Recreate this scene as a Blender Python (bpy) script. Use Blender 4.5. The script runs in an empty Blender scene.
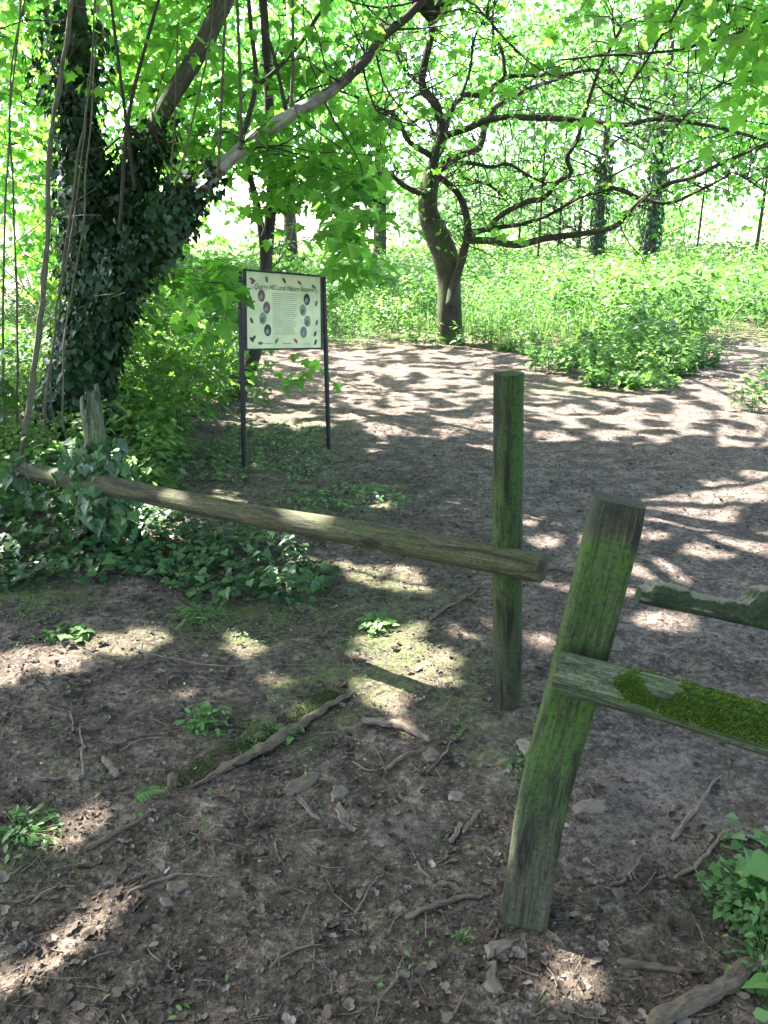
import bpy, math, random
import numpy as np
R = math.radians
rng = np.random.default_rng(11)
random.seed(11)
scene = bpy.context.scene
COL = scene.collection

# ------------------------------------------------------------------ camera geometry
F, CX, CY, H, PITCH = 800.0, 384.0, 512.0, 1.6, R(19.7)
SP, CP = math.sin(PITCH), math.cos(PITCH)
SUN_DIR = np.array([-0.50, 0.36, 0.82]); SUN_DIR /= np.linalg.norm(SUN_DIR)

def ray(px, py):
    a = (np.asarray(px, float) - CX) / F; u = (CY - np.asarray(py, float)) / F
    return a, CP + u * SP, -SP + u * CP

def at(px, py, Y):
    x, y, z = ray(px, py); k = Y / y
    return np.array([x * k, y * k, H + z * k]).T

# ------------------------------------------------------------------ noise
def _h(ix, iy, iz, s):
    n = (ix * 374761393 + iy * 668265263 + iz * 2147483647 // 3 + s * 974634777) & 0xFFFFFFFF
    n = ((n ^ (n >> 13)) * 1274126177) & 0xFFFFFFFF
    n = ((n ^ (n >> 16)) * 2246822519) & 0xFFFFFFFF
    return ((n ^ (n >> 15)) & 0xFFFFFF) / float(0xFFFFFF)

def noise(x, y, z=0.0, s=0):
    x, y, z = np.broadcast_arrays(np.asarray(x, float), np.asarray(y, float), np.asarray(z, float))
    ix, iy, iz = np.floor(x).astype(np.int64), np.floor(y).astype(np.int64), np.floor(z).astype(np.int64)
    fx, fy, fz = x - ix, y - iy, z - iz
    fx, fy, fz = [t * t * (3 - 2 * t) for t in (fx, fy, fz)]
    o = 0
    for dx in (0, 1):
        for dy in (0, 1):
            for dz in (0, 1):
                w = (fx if dx else 1 - fx) * (fy if dy else 1 - fy) * (fz if dz else 1 - fz)
                o = o + w * _h(ix + dx, iy + dy, iz + dz, s)
    return o

def fbm(x, y, z=0.0, s=0, o=3):
    v, a, t = 0, 1.0, 0
    for i in range(o):
        v = v + a * noise(np.asarray(x) * 2 ** i, np.asarray(y) * 2 ** i, np.asarray(z) * 2 ** i, s + i * 7); t += a; a *= .5
    return v / t

def sst(a, b, x):
    t = np.clip((np.asarray(x, float) - a) / (b - a), 0, 1); return t * t * (3 - 2 * t)

# ------------------------------------------------------------------ terrain
def terrain(x, y, fine=False):
    x = np.asarray(x, float); y = np.asarray(y, float)
    h = 0.10 * (fbm(x * .35, y * .35, 0, 3, 2) - .5)
    h = h + 0.14 * sst(.6, 2.6, -x - .1 * y + .3) * sst(1.5, 3.5, y)
    h = h + 0.5 * sst(16, 60, y) + 1.5 * sst(60, 200, y)
    h = h * sst(.3, 2.2, np.hypot(x - .3, y) + .4)
    if fine:
        k = 1 - sst(9, 16, y)
        h = h + k * (0.045 * (fbm(x * 2.6, y * 2.6, 0, 5, 3) - .5) + 0.020 * (fbm(x * 11, y * 11, 0, 9, 2) - .5)
                     + 0.016 * np.maximum(0, noise(x * 26, y * 26, 0, 21) - .62))
    return h

def gnd(px, py):
    x, y, z = ray(px, py); k = -H / z
    for _ in range(12):
        g = terrain(x * k, y * k); k = k * .4 + .6 * (-(H - g) / z)
    return np.array([x * k, y * k, terrain(x * k, y * k)]).T

def hz(x, y): return float(terrain(x, y))

def pix(P):
    P = np.asarray(P, float); x, y, z = P[..., 0], P[..., 1], P[..., 2] - H
    f = y * CP - z * SP; u = y * SP + z * CP
    return CX + F * x / f, CY - F * u / f

# ------------------------------------------------------------------ where sun reaches the ground through the leaves
# (centre x px, centre y px, half width px, half height px, tilt) read on the ground plane
SPOTS = [(25, 668, 48, 22, 0), (110, 648, 62, 13, -12), (240, 640, 26, 15, -20), (402, 655, 52, 30, 25), (372, 690, 22, 12, 0),
         (300, 712, 20, 12, -30), (60, 950, 46, 24, -25), (100, 905, 26, 13, -30), (75, 832, 55, 13, -22), (10, 985, 28, 22, 0),
         (582, 958, 26, 46, 8), (300, 563, 18, 5, 0), (116, 576, 18, 5, 0), (690, 512, 75, 17, -6), (640, 536, 60, 9, -5), (750, 545, 60, 12, -5),
         (672, 622, 32, 9, 5), (600, 590, 60, 6, 5), (560, 540, 30, 7, 0), (545, 640, 10, 9, 0), (740, 492, 50, 9, 0), (545, 520, 26, 6, 0),
         (395, 700, 9, 30, 10), (300, 640, 9, 6, 0), (180, 690, 12, 6, -20), (270, 680, 22, 8, -20), (470, 635, 12, 6, 0)]
def sunmask(x, y):
    x = np.asarray(x, float); y = np.asarray(y, float)
    P = np.stack([x, y, terrain(x, y)], -1)
    u, v = pix(P)
    w1 = (noise(x * 9, y * 9, 0, 31) - .5) * .9 + (noise(x * 24, y * 24, 0, 32) - .5) * .8
    m = np.zeros(x.shape, bool)
    ok = y > .6
    for cx, cy, a, b, t in SPOTS:
        t = R(t); du, dv = u - cx, v - cy
        e = ((du * math.cos(t) + dv * math.sin(t)) / a) ** 2 + ((-du * math.sin(t) + dv * math.cos(t)) / b) ** 2
        m |= ok & (e + w1 < 1.0)
    # dappled path in the middle distance
    far = sst(5.9, 6.6, y + .15 * x)
    n = fbm(x * 5.6, y * 7.6, 0, 41, 3) + .10 * (noise(x * .6, y * .6, 0, 43) - .5)
    m |= (far > .5) & (y < 11.2) & (n > .495) & (x > -2.4)
    n2 = fbm(x * 2.2, y * 2.2, 0, 47, 3)
    m |= (y > 3.4) & (y <= 6.6) & (n2 > .64)
    m |= (y >= 11.2)
    m |= (y < .9) & (n2 > .6)
    return m

# ------------------------------------------------------------------ object plumbing
def link(o, parent=None):
    COL.objects.link(o)
    if parent is not None: o.parent = parent
    return o

def tag(o, label=None, cat=None, group=None, kind=None):
    if label: o['label'] = label
    if cat: o['category'] = cat
    if group: o['group'] = group
    if kind: o['kind'] = kind
    return o

def thing(name, label, cat, loc=(0, 0, 0), group=None):
    o = bpy.data.objects.new(name, None); o.empty_display_size = .1
    o.location = tuple(float(t) for t in loc); link(o)
    return tag(o, label, cat, group)

def mk(name, V, polys, mat, parent=None, attrs=None, smooth=False):
    """polys: list of (M,k) int arrays. V in world space; made local to the parent's (unrotated) origin."""
    V = np.asarray(V, np.float64)
    q_ = parent
    while q_ is not None: V = V - np.array(q_.location); q_ = q_.parent
    polys = [np.asarray(p, np.int32) for p in (polys if isinstance(polys, list) else [polys]) if len(p)]
    me = bpy.data.meshes.new(name)
    loops = np.concatenate([p.ravel() for p in polys])
    tot = np.concatenate([np.full(len(p), p.shape[1], np.int32) for p in polys])
    st = np.concatenate([[0], np.cumsum(tot)[:-1]]).astype(np.int32)
    me.vertices.add(len(V)); me.vertices.foreach_set('co', V.astype(np.float32).ravel())
    me.loops.add(len(loops)); me.loops.foreach_set('vertex_index', loops)
    me.polygons.add(len(tot)); me.polygons.foreach_set('loop_start', st)
    me.polygons.foreach_set('use_smooth', np.full(len(tot), bool(smooth)))
    me.update(calc_edges=True)
    for k, a in (attrs or {}).items():
        a = np.asarray(a, np.float32)
        if a.ndim == 1:
            at_ = me.attributes.new(k, 'FLOAT', 'POINT'); at_.data.foreach_set('value', a)
        else:
            at_ = me.attributes.new(k, 'FLOAT_VECTOR', 'POINT'); at_.data.foreach_set('vector', a.ravel())
    me.materials.append(mat)
    return link(bpy.data.objects.new(name, me), parent)

# ------------------------------------------------------------------ tubes
def catmull(P, n):
    P = np.asarray(P, float)
    if len(P) < 3: n = max(n, 2)
    Q = np.vstack([2 * P[0] - P[1], P, 2 * P[-1] - P[-2]]); out = []
    for i in range(1, len(Q) - 2):
        a, b, c, d = Q[i - 1:i + 3]
        for k in range(n):
            t = k / n
            out.append(.5 * (2 * b + (c - a) * t + (2 * a - 5 * b + 4 * c - d) * t * t + (3 * b - a - 3 * c + d) * t ** 3))
    out.append(P[-1]); return np.array(out)

class Tubes:
    def __init__(s): s.V = []; s.P = []; s.T = []; s.Rn = []; s.n = 0; s.tri = []
    def add(s, pts, r0, r1=None, sides=8, sub=4, rough=.0, power=1.0, cap=True, flat=1.0):
        pts = np.asarray(pts, float)
        C = catmull(pts, sub) if sub > 1 and len(pts) > 1 else pts
        m = len(C)
        d = np.gradient(C, axis=0); d /= np.linalg.norm(d, axis=1)[:, None] + 1e-9
        L = np.concatenate([[0], np.cumsum(np.linalg.norm(np.diff(C, axis=0), axis=1))])
        if callable(r0): r = np.array([r0(t) for t in L / L[-1]])
        else:
            r1 = r0 if r1 is None else r1
            r = r0 + (r1 - r0) * (L / L[-1]) ** power
        ref = np.array([0, 0, 1.0]) if abs(d[0][2]) < .9 else np.array([1.0, 0, 0])
        u = np.cross(ref, d[0]); u /= np.linalg.norm(u)
        th = np.arange(sides) / sides * 2 * math.pi
        ct, sn = np.cos(th), np.sin(th)
        off = random.random() * 50
        rings = []; tu = []
        for i in range(m):
            u = u - d[i] * np.dot(u, d[i]); u /= np.linalg.norm(u); w = np.cross(d[i], u)
            rr = np.full(sides, r[i])
            if rough:
                rr = rr * (1 + rough * 2 * (fbm(ct * 1.3 + off, sn * 1.3, L[i] * .45 / max(r[0], .01), 77, 2) - .5))
            rings.append(C[i] + (rr * ct)[:, None] * u + (rr * sn * flat)[:, None] * w)
            tu.append(np.stack([ct * r[i] + off, sn * r[i], np.full(sides, L[i])], -1))
        V = np.concatenate(rings); n0 = s.n
        i = np.arange(m - 1)[:, None] * sides; j = np.arange(sides)[None]; j2 = (j + 1) % sides
        Q = np.stack([i + j, i + j2, i + sides + j2, i + sides + j], -1).reshape(-1, 4) + n0
        s.V.append(V); s.P.append(Q); s.T.append(np.concatenate(tu)); s.n += len(V)
        s.Rn.append(np.full(len(V), random.random()))
        if cap and sides > 3:
            for k, rev in ((0, True), (m - 1, False)):
                c = C[k] + d[k] * (0.15 * r[k]) * (-1 if rev else 1)
                s.V.append(c[None]); s.T.append(np.array([[off, 0, L[k]]])); s.Rn.append(np.array([random.random()]))
                a = n0 + k * sides + np.arange(sides); b = n0 + k * sides + (np.arange(sides) + 1) % sides
                t = np.stack([b, a, np.full(sides, s.n)] if rev else [a, b, np.full(sides, s.n)], -1)
                s.tri.append(t); s.n += 1
        return C, r
    def build(s, name, mat, parent=None, smooth=True):
        if not s.V: return None
        return mk(name, np.concatenate(s.V), [np.concatenate(s.P)] + ([np.concatenate(s.tri)] if s.tri else []), mat, parent,
                  {'tuv': np.concatenate(s.T), 'rnd': np.concatenate(s.Rn)}, smooth)

# ------------------------------------------------------------------ leaves
def tmpl(right, centre, cup=.12, droop=.18):
    right = [np.array(p, float) for p in right]
    left = [np.array([-p[0], p[1]]) for p in right[1:-1]][::-1]
    O = np.array(right + left)
    V = np.vstack([[centre], O])
    z = cup * np.abs(V[:, 0]) - droop * V[:, 1] ** 2
    V = np.column_stack([V[:, 0], V[:, 1], z])
    k = len(O); f = np.array([[0, 1 + i, 1 + (i + 1) % k] for i in range(k)])
    return V, f
MAPLE = tmpl([(0, .03), (.17, -.07), (.47, .06), (.33, .16), (.31, .26), (.60, .50), (.40, .52), (.24, .53), (.22, .74), (.1, .86), (0, 1.02)], (0, .28))
MAPLE_LO = tmpl([(0, .0), (.42, .04), (.28, .25), (.56, .50), (.24, .55), (0, 1)], (0, .28))
IVY = tmpl([(0, .1), (.26, -.06), (.46, .14), (.42, .36), (.30, .50), (.12, .80), (0, 1)], (0, .3), .1, .12)
OVAL = tmpl([(0, 0), (.2, .25), (.24, .5), (.15, .78), (0, 1)], (0, .5), .25, .15)
HEX = tmpl([(0, 0), (.34, .3), (.3, .7), (0, 1)], (0, .5), .2, .1)
BLADE = (np.array([[-.03, 0, 0], [.03, 0, 0], [.028, .5, .0], [-.028, .5, .0], [0, 1, -.25]]), np.array([[0, 1, 2], [0, 2, 3], [3, 2, 4]]))
_o = [(0, 0), (.25, -.05), (.40, .2), (.30, .42), (.38, .7), (.12, .95), (-.10, .85), (-.14, .6), (-.34, .5), (-.22, .2)]
SHRED = (np.array([(.04, .4, -.12)] + [(a, b,   .09 * abs(math.sin(a * 9 + b * 5))) for a, b in _o]), np.array([[0, 1 + i, 1 + (i + 1) % 10] for i in range(10)]))

def unit(v): return v / (np.linalg.norm(v, axis=-1, keepdims=True) + 1e-9)

class Leaves:
    def __init__(s, tm): s.tm = tm; s.p = []; s.t = []; s.n = []; s.s = []; s.r = []
    def add(s, p, t, n, size, rnd=None):
        p = np.atleast_2d(p); N = len(p)
        s.p.append(p); s.t.append(np.broadcast_to(t, (N, 3))); s.n.append(np.broadcast_to(n, (N, 3)))
        s.s.append(np.broadcast_to(np.asarray(size, float), (N,)))
        s.r.append(rng.random(N) if rnd is None else np.broadcast_to(np.asarray(rnd, float), (N,)))
    def build(s, name, mat, parent=None, keep=None, zmin=None):
        p = np.concatenate(s.p); t = unit(np.concatenate(s.t)); n = np.concatenate(s.n); sz = np.concatenate(s.s); r = np.concatenate(s.r)
        if keep is not None:
            k = keep(p + t * sz[:, None] * .45); p, t, n, sz, r = p[k], t[k], n[k], sz[k], r[k]
        b = unit(np.cross(t, n)); n = unit(np.cross(b, t))
        TV, TF = s.tm
        cup = 1 + (rng.random(len(p)) - .5) * 2.2
        ax = 0.8 + .4 * rng.random(len(p))
        V = (p[:, None] + sz[:, None, None] * ((TV[:, 0][None] * ax[:, None])[..., None] * b[:, None] + TV[:, 1][None, :, None] * t[:, None]
             + (TV[:, 2][None] * cup[:, None])[..., None] * n[:, None]))
        if zmin is not None:
            g = terrain(V[..., 0], V[..., 1]) + zmin; V[..., 2] = np.maximum(V[..., 2], g)
        N = len(p); k = len(TV)
        Fc = (TF[None] + (np.arange(N) * k)[:, None, None]).reshape(-1, 3)
        return mk(name, V.reshape(-1, 3), Fc, mat, parent, {'rnd': np.repeat(r, k)}, False)

def rand_unit(n): return unit(rng.normal(size=(n, 3)))

def sprays(L, T, C, nl=9, length=.45, leaf=.10, droop=-.25, tilt=.35, face=None, twig=.0025, pet=.06):
    """C: centres. every spray is a short twig with leaves to both sides."""
    for c in C:
        a = random.random() * 2 * math.pi
        d = unit(np.array([math.cos(a), math.sin(a), droop + random.uniform(-.25, .25)]))
        k = nl + random.randint(-2, 2); Ls = length * random.uniform(.7, 1.3)
        s0 = c - d * Ls * .5
        bend = np.array([0, 0, -Ls * .12])
        if T is not None:
            T.add([s0, c + bend * -.3, c + d * Ls * .5 + bend], twig, twig * .4, sides=3, sub=2, cap=False)
        tt = (np.arange(k) + rng.random(k) * .8) / k
        base = s0 + d * (tt * Ls)[:, None] + bend * (tt ** 2)[:, None]
        side = unit(np.cross(d, [0, 0, 1]))
        sg = np.where(np.arange(k) % 2 == 0, 1, -1)[:, None]
        td = unit(d * rng.uniform(.1, .9, (k, 1)) + side * sg * rng.uniform(.5, 1, (k, 1)) + np.array([0, 0, -1]) * rng.uniform(.1, .8, (k, 1)))
        nn = unit(np.array([0, 0, 1.0]) + rand_unit(k) * tilt * 1.6)
        base = base + td * (pet * rng.random((k, 1)))
        L.add(base, td, nn, leaf * rng.uniform(.65, 1.25, k), np.clip(random.random() * .5 + rng.random(k) * .5, 0, 1))

def frus(n, x0, x1, y0, y1, Y0, Y1, thr=.0, sc=1.2, seed=1):
    px = rng.uniform(x0, x1, n * 3); py = rng.uniform(y0, y1, n * 3); Y = rng.uniform(Y0, Y1, n * 3)
    P = at(px, py, Y)
    P = P[P[:, 2] > .2]
    if thr:
        m = fbm(P[:, 0] * sc, P[:, 1] * sc, P[:, 2] * sc, seed, 2) > thr; P = P[m]
    return P[:n]

# ------------------------------------------------------------------ materials
class NT:
    def __init__(s, name):
        s.m = bpy.data.materials.new(name); s.m.use_nodes = True; s.t = s.m.node_tree; s.t.nodes.clear()
        s.out = s.n('ShaderNodeOutputMaterial')
    def n(s, typ, **kw):
        nd = s.t.nodes.new(typ)
        for k, v in kw.items():
            if k == 'inp':
                for kk, vv in v.items():
                    if hasattr(vv, 'is_output'): s.t.links.new(vv, nd.inputs[kk])
                    else: nd.inputs[kk].default_value = vv
            else: setattr(nd, k, v)
        return nd
    def attr(s, name): return s.n('ShaderNodeAttribute', attribute_name=name)
    def obj(s): return s.n('ShaderNodeTexCoord').outputs['Object']
    def geo(s): return s.n('ShaderNodeNewGeometry')
    def mapv(s, v, sc): return s.n('ShaderNodeMapping', inp={'Vector': v, 'Scale': sc}).outputs[0]
    def noise(s, v, sc, det=3, rough=.55, dist=0): return s.n('ShaderNodeTexNoise', inp={'Vector': v, 'Scale': sc, 'Detail': det, 'Roughness': rough, 'Distortion': dist}).outputs['Fac']
    def ramp(s, f, stops):
        nd = s.n('ShaderNodeValToRGB', inp={'Fac': f}); cr = nd.color_ramp
        while len(cr.elements) < len(stops): cr.elements.new(.5)
        for e, (p, c) in zip(cr.elements, stops): e.position = p; e.color = (*c, 1) if len(c) == 3 else c
        return nd.outputs['Color']
    def mix(s, f, a, b, mode='MIX'):
        nd = s.n('ShaderNodeMix', data_type='RGBA', blend_type=mode)
        for k, v in ((0, f), (6, a), (7, b)):
            if hasattr(v, 'is_output'): s.t.links.new(v, nd.inputs[k])
            else: nd.inputs[k].default_value = v if k == 0 else (*v, 1)
        return nd.outputs[2]
    def math(s, op, a, b=0.0, clamp=False):
        nd = s.n('ShaderNodeMath', operation=op, use_clamp=clamp)
        for k, v in ((0, a), (1, b)):
            if hasattr(v, 'is_output'): s.t.links.new(v, nd.inputs[k])
            else: nd.inputs[k].default_value = v
        return nd.outputs[0]
    def bump(s, h, dist=.01, st=.6, nrm=None):
        i = {'Height': h, 'Distance': dist, 'Strength': st}
        if nrm is not None: i['Normal'] = nrm
        return s.n('ShaderNodeBump', inp=i).outputs[0]
    def pbr(s, col, rough=.8, nrm=None, spec=.3):
        i = {'Base Color': col if hasattr(col, 'is_output') else (*col, 1), 'Roughness': rough, 'Specular IOR Level': spec}
        if nrm is not None: i['Normal'] = nrm
        return s.n('ShaderNodeBsdfPrincipled', inp=i).outputs[0]
    def fin(s, sh): s.t.links.new(sh, s.out.inputs['Surface']); return s.m

def leaf_mat(name, c1, c2, c3, tr=(1.6, 1.5, .8), tmix=.45, rough=.5, spec=.3):
    m = NT(name)
    col = m.ramp(m.attr('rnd').outputs['Fac'], [(0, c1), (.5, c2), (1, c3)])
    vein = m.noise(m.obj(), 60, 2)
    col = m.mix(m.math('MULTIPLY', vein, .35), col, (.02, .05, .01), 'MIX')
    tcol = m.mix(1.0, col, tr, 'MULTIPLY')
    a = m.pbr(col, rough, spec=spec)
    b = m.n('ShaderNodeBsdfTranslucent', inp={'Color': tcol}).outputs[0]
    mx = m.n('ShaderNodeMixShader', inp={0: tmix}); m.t.links.new(a, mx.inputs[1]); m.t.links.new(b, mx.inputs[2])
    return m.fin(mx.outputs[0])

M_MAPLE = leaf_mat('maple_leaf', (.055, .15, .024), (.085, .22, .034), (.14, .30, .055), (2.5, 2.6, 1.5), .62)
M_CANOPY = leaf_mat('high_crown_leaf', (.05, .11, .03), (.07, .15, .035), (.10, .19, .05), (1.3, 1.3, 1.0), .30)
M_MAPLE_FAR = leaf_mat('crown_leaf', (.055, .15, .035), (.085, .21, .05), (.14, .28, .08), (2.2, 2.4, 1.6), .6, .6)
M_IVY = leaf_mat('ivy_leaf', (.007, .020, .006), (.012, .034, .009), (.035, .085, .02), (1.7, 2.0, .7), .25, .42, .3)
M_IVYG = leaf_mat('ivy_ground_leaf', (.014, .042, .013), (.032, .085, .024), (.085, .17, .05), (1.5, 1.6, .8), .28, .4, .4)
M_SHRUB = leaf_mat('shrub_leaf', (.045, .11, .025), (.075, .17, .035), (.13, .24, .05), (2.2, 2.2, 1.1), .5)
M_MEADOW = leaf_mat('meadow_leaf', (.030, .085, .018), (.075, .17, .032), (.15, .25, .07), (1.5, 1.7, 1.1), .42, .5)
M_HERB = leaf_mat('herb_leaf', (.045, .12, .025), (.08, .18, .04), (.15, .26, .08), (1.6, 1.6, 1.0), .35, .45)
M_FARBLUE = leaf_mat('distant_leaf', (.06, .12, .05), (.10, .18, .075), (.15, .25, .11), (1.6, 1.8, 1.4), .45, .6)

def bark(name, c1, c2, moss=(.05, .10, .02), mossf=.35, scale=1.0, bd=.012, fade=None):
    m = NT(name); v = m.attr('tuv').outputs['Vector']
    vv = m.mapv(v, (14 * scale, 14 * scale, 3.2 * scale))
    n1 = m.noise(vv, 2.2, 5, .65); n2 = m.noise(v, 22 * scale, 4, .7); n3 = m.noise(m.obj(), 3.0, 3)
    col = m.ramp(n1, [(.32, c1), (.68, c2)])
    up = m.n('ShaderNodeSeparateXYZ', inp={0: m.geo().outputs['Normal']}).outputs[2]
    mf = m.math('MULTIPLY', m.ramp(m.math('ADD', m.math('MULTIPLY', n3, .8), m.math('MULTIPLY', up, .18)), [(.36, (0, 0, 0)), (.55, (1, 1, 1))]), mossf)
    col = m.mix(mf, col, moss)
    col = m.mix(m.math('MULTIPLY', n2, .5), col, c1)
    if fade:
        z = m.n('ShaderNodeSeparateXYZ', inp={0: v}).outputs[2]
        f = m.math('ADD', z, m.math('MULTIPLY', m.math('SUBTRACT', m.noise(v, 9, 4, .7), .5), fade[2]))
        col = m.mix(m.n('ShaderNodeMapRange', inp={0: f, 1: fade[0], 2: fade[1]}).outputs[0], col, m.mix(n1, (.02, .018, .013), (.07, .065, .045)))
    b = m.bump(n1, bd, .8); b = m.bump(n2, bd * .3, .6, b)
    return m.fin(m.pbr(col, .9, b, .2))
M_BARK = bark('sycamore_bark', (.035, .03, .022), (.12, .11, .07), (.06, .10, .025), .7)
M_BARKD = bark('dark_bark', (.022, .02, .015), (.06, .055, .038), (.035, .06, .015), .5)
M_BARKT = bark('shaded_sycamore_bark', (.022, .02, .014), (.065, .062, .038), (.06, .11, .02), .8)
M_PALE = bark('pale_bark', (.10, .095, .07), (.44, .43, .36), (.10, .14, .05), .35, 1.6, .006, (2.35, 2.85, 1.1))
M_GREYB = bark('grey_green_bark', (.022, .02, .013), (.13, .125, .08), (.06, .10, .025), .7, 1.6, .02)
M_STEM = bark('stem_bark', (.045, .043, .026), (.15, .14, .085), (.07, .10, .03), .5, 3, .004)
M_TWIG = bark('twig_bark', (.02, .018, .012), (.05, .045, .03), (.03, .05, .015), .3, 2, .003)
M_STICK = bark('dead_stick', (.045, .033, .024), (.25, .195, .145), (.06, .08, .03), .1, 5, .003)
M_ROOT = bark('root_bark', (.032, .023, .016), (.17, .128, .09), (.06, .08, .03), .15, 4, .005)

def wood(name, dark, mid, light, green, gf, up=None, bands=None):
    """weathered timber with algae; grain runs along the local length coordinate"""
    m = NT(name); v = m.attr('tuv').outputs['Vector']
    g = m.noise(m.mapv(v, (70, 70, 4)), 1.6, 5, .62, .5)
    g2 = m.noise(m.mapv(v, (240, 240, 9)), 1.4, 3, .6)
    blot = m.noise(m.mapv(v, (16, 16, 6)), 1.2, 6, .68, .3); bl2 = m.noise(m.mapv(v, (4, 4, 1.6)), 1.0, 3)
    col = m.ramp(g, [(.25, dark), (.5, mid), (.75, light)])
    gr = m.ramp(blot, [(.34, (0, 0, 0)), (.60, (1, 1, 1))])
    gcol = m.ramp(bl2, [(.35, tuple(t * .5 for t in green)), (.6, green)])
    gfac = m.math('MULTIPLY', gr, gf)
    if bands:
        z = m.n('ShaderNodeSeparateXYZ', inp={0: v}).outputs[2]
        zz = m.math('ADD', m.math('DIVIDE', z, bands[0]), m.math('MULTIPLY', m.math('SUBTRACT', blot, .5), bands[2] if len(bands) > 2 else .12))
        gfac = m.math('MULTIPLY', m.math('MULTIPLY', m.math('ADD', m.math('MULTIPLY', gr, .6), .4), gf), m.ramp(zz, bands[1]))
    col = m.mix(gfac, col, gcol)
    if bands and len(bands) > 2:
        col = m.mix(m.math('MULTIPLY', m.ramp(zz, [(.84, (0, 0, 0)), (.88, (1, 1, 1))]), .8), col, (.018, .026, .013))
    spk = m.noise(m.obj(), 90, 5, .75); col = m.mix(m.ramp(spk, [(.36, (.75,) * 3), (.52, (0, 0, 0))]), col, tuple(t * .45 for t in dark))
    st = m.noise(m.mapv(v, (17, 17, 2.6)), 1.3, 4, .65, .4); col = m.mix(m.ramp(st, [(.38, (.9,) * 3), (.50, (0, 0, 0))]), col, tuple(t * .4 for t in dark))
    hl = m.noise(m.mapv(v, (120, 120, 7)), 1.5, 4, .7); col = m.mix(m.ramp(hl, [(.56, (0, 0, 0)), (.68, (.5,) * 3)]), col, light)
    if up:
        uz = m.n('ShaderNodeSeparateXYZ', inp={0: m.geo().outputs['Normal']}).outputs[2]
        uf = m.math('MULTIPLY', m.ramp(m.math('ADD', uz, m.math('MULTIPLY', m.math('SUBTRACT', spk, .5), .8)), [(.45, (0, 0, 0)), (.75, (1, 1, 1))]), .85)
        col = m.mix(uf, col, m.mix(g, tuple(t * .5 for t in up), up))
    col = m.mix(m.ramp(g2, [(.33, (.75,) * 3), (.45, (0, 0, 0))]), col, tuple(t * .45 for t in dark))
    crack = m.noise(m.mapv(v, (45, 45, .9)), 1.5, 2, .5, .6)
    ck = m.ramp(crack, [(.27, (1, 1, 1)), (.32, (0, 0, 0))])
    col = m.mix(ck, col, (.008, .008, .006))
    b = m.bump(g, .006, .7); b = m.bump(g2, .002, .6, b); b = m.bump(m.math('SUBTRACT', 1.0, ck), .006, .6, b)
    return m.fin(m.pbr(col, .85, b, .25))
M_POST = wood('algae_post_timber', (.016, .015, .008), (.036, .034, .018), (.062, .058, .034), (.032, .084, .007), 1.0, None, (1.35, [(.16, (.15,) * 3), (.42, (.7,) * 3), (.9, (1, 1, 1))]))
M_PLANK = wood('leaning_post_timber', (.024, .022, .013), (.050, .046, .028), (.090, .082, .052), (.046, .118, .009), 1.0, None, (1.30, [(.22, (.15,) * 3), (.42, (.9,) * 3), (.83, (1, 1, 1)), (.86, (.10,) * 3)], .10))
M_RAIL = wood('long_rail_timber', (.030, .025, .012), (.070, .060, .028), (.125, .108, .058), (.040, .064, .013), .8)
M_MRAIL = wood('mossy_rail_timber', (.018, .020, .011), (.050, .056, .032), (.19, .20, .14), (.045, .085, .022), .55, None)
M_BROKE = wood('broken_rail_timber', (.012, .015, .009), (.028, .036, .018), (.06, .07, .038), (.035, .07, .015), .7, (.20, .19, .13))
M_OLD = wood('split_post_timber', (.06, .065, .035), (.12, .13, .07), (.22, .22, .13), (.07, .12, .03), .6)
M_ENDG = wood('end_grain', (.04, .045, .03), (.09, .10, .07), (.16, .17, .13), (.06, .09, .05), .5)

def ground_mat():
    m = NT('soil'); v = m.obj()
    moss = m.attr('moss').outputs['Fac']; path = m.attr('path').outputs['Fac']; dry = m.attr('dry').outputs['Fac']
    n0 = m.noise(v, 1.3, 4, .6); n1 = m.noise(v, 7, 6, .7); n2 = m.noise(v, 38, 5, .7); n3 = m.noise(v, 160, 3, .6)
    col = m.ramp(m.math('ADD', m.math('MULTIPLY', n1, .55), m.math('MULTIPLY', n2, .45)), [(.38, (.018, .014, .009)), (.47, (.075, .058, .036)), (.54, (.130, .102, .066)), (.62, (.30, .245, .17))])
    pc = m.ramp(m.math('ADD', m.math('MULTIPLY', n1, .5), m.math('MULTIPLY', n2, .5)), [(.39, (.032, .025, .018)), (.49, (.088, .070, .049)), (.61, (.25, .198, .152))])
    col = m.mix(path, col, pc)
    col = m.mix(m.math('MULTIPLY', dry, m.ramp(n2, [(.4, (.3,) * 3), (.6, (1, 1, 1))])), col, (.22, .185, .165))
    vor = m.n('ShaderNodeTexVoronoi', inp={'Vector': v, 'Scale': 95.0}); vd = vor.outputs['Color']
    fl = m.n('ShaderNodeSeparateColor', inp={0: vd}).outputs[0]
    col = m.mix(m.math('MULTIPLY', m.ramp(fl, [(.86, (0, 0, 0)), (.9, (1, 1, 1))]), .5), col, (.23, .19, .15))
    col = m.mix(m.math('MULTIPLY', m.ramp(n3, [(.35, (1, 1, 1)), (.5, (0, 0, 0))]), .5), col, (.018, .014, .012))
    mf = m.math('MULTIPLY', moss, m.ramp(m.math('ADD', m.math('MULTIPLY', n1, .6), m.math('MULTIPLY', n2, .4)), [(.43, (0, 0, 0)), (.56, (1, 1, 1))]), True)
    mc = m.ramp(n2, [(.35, (.03, .05, .01)), (.65, (.10, .145, .03))])
    col = m.mix(mf, col, mc)
    hh = m.math('ADD', m.math('MULTIPLY', n1, .5), m.math('MULTIPLY', n2, .35))
    b = m.bump(hh, .085, 1.0); b = m.bump(n3, .010, .9, b); b = m.bump(fl, .004, .4, b)
    return m.fin(m.pbr(col, .92, b, .25))
M_SOIL = ground_mat()

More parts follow.
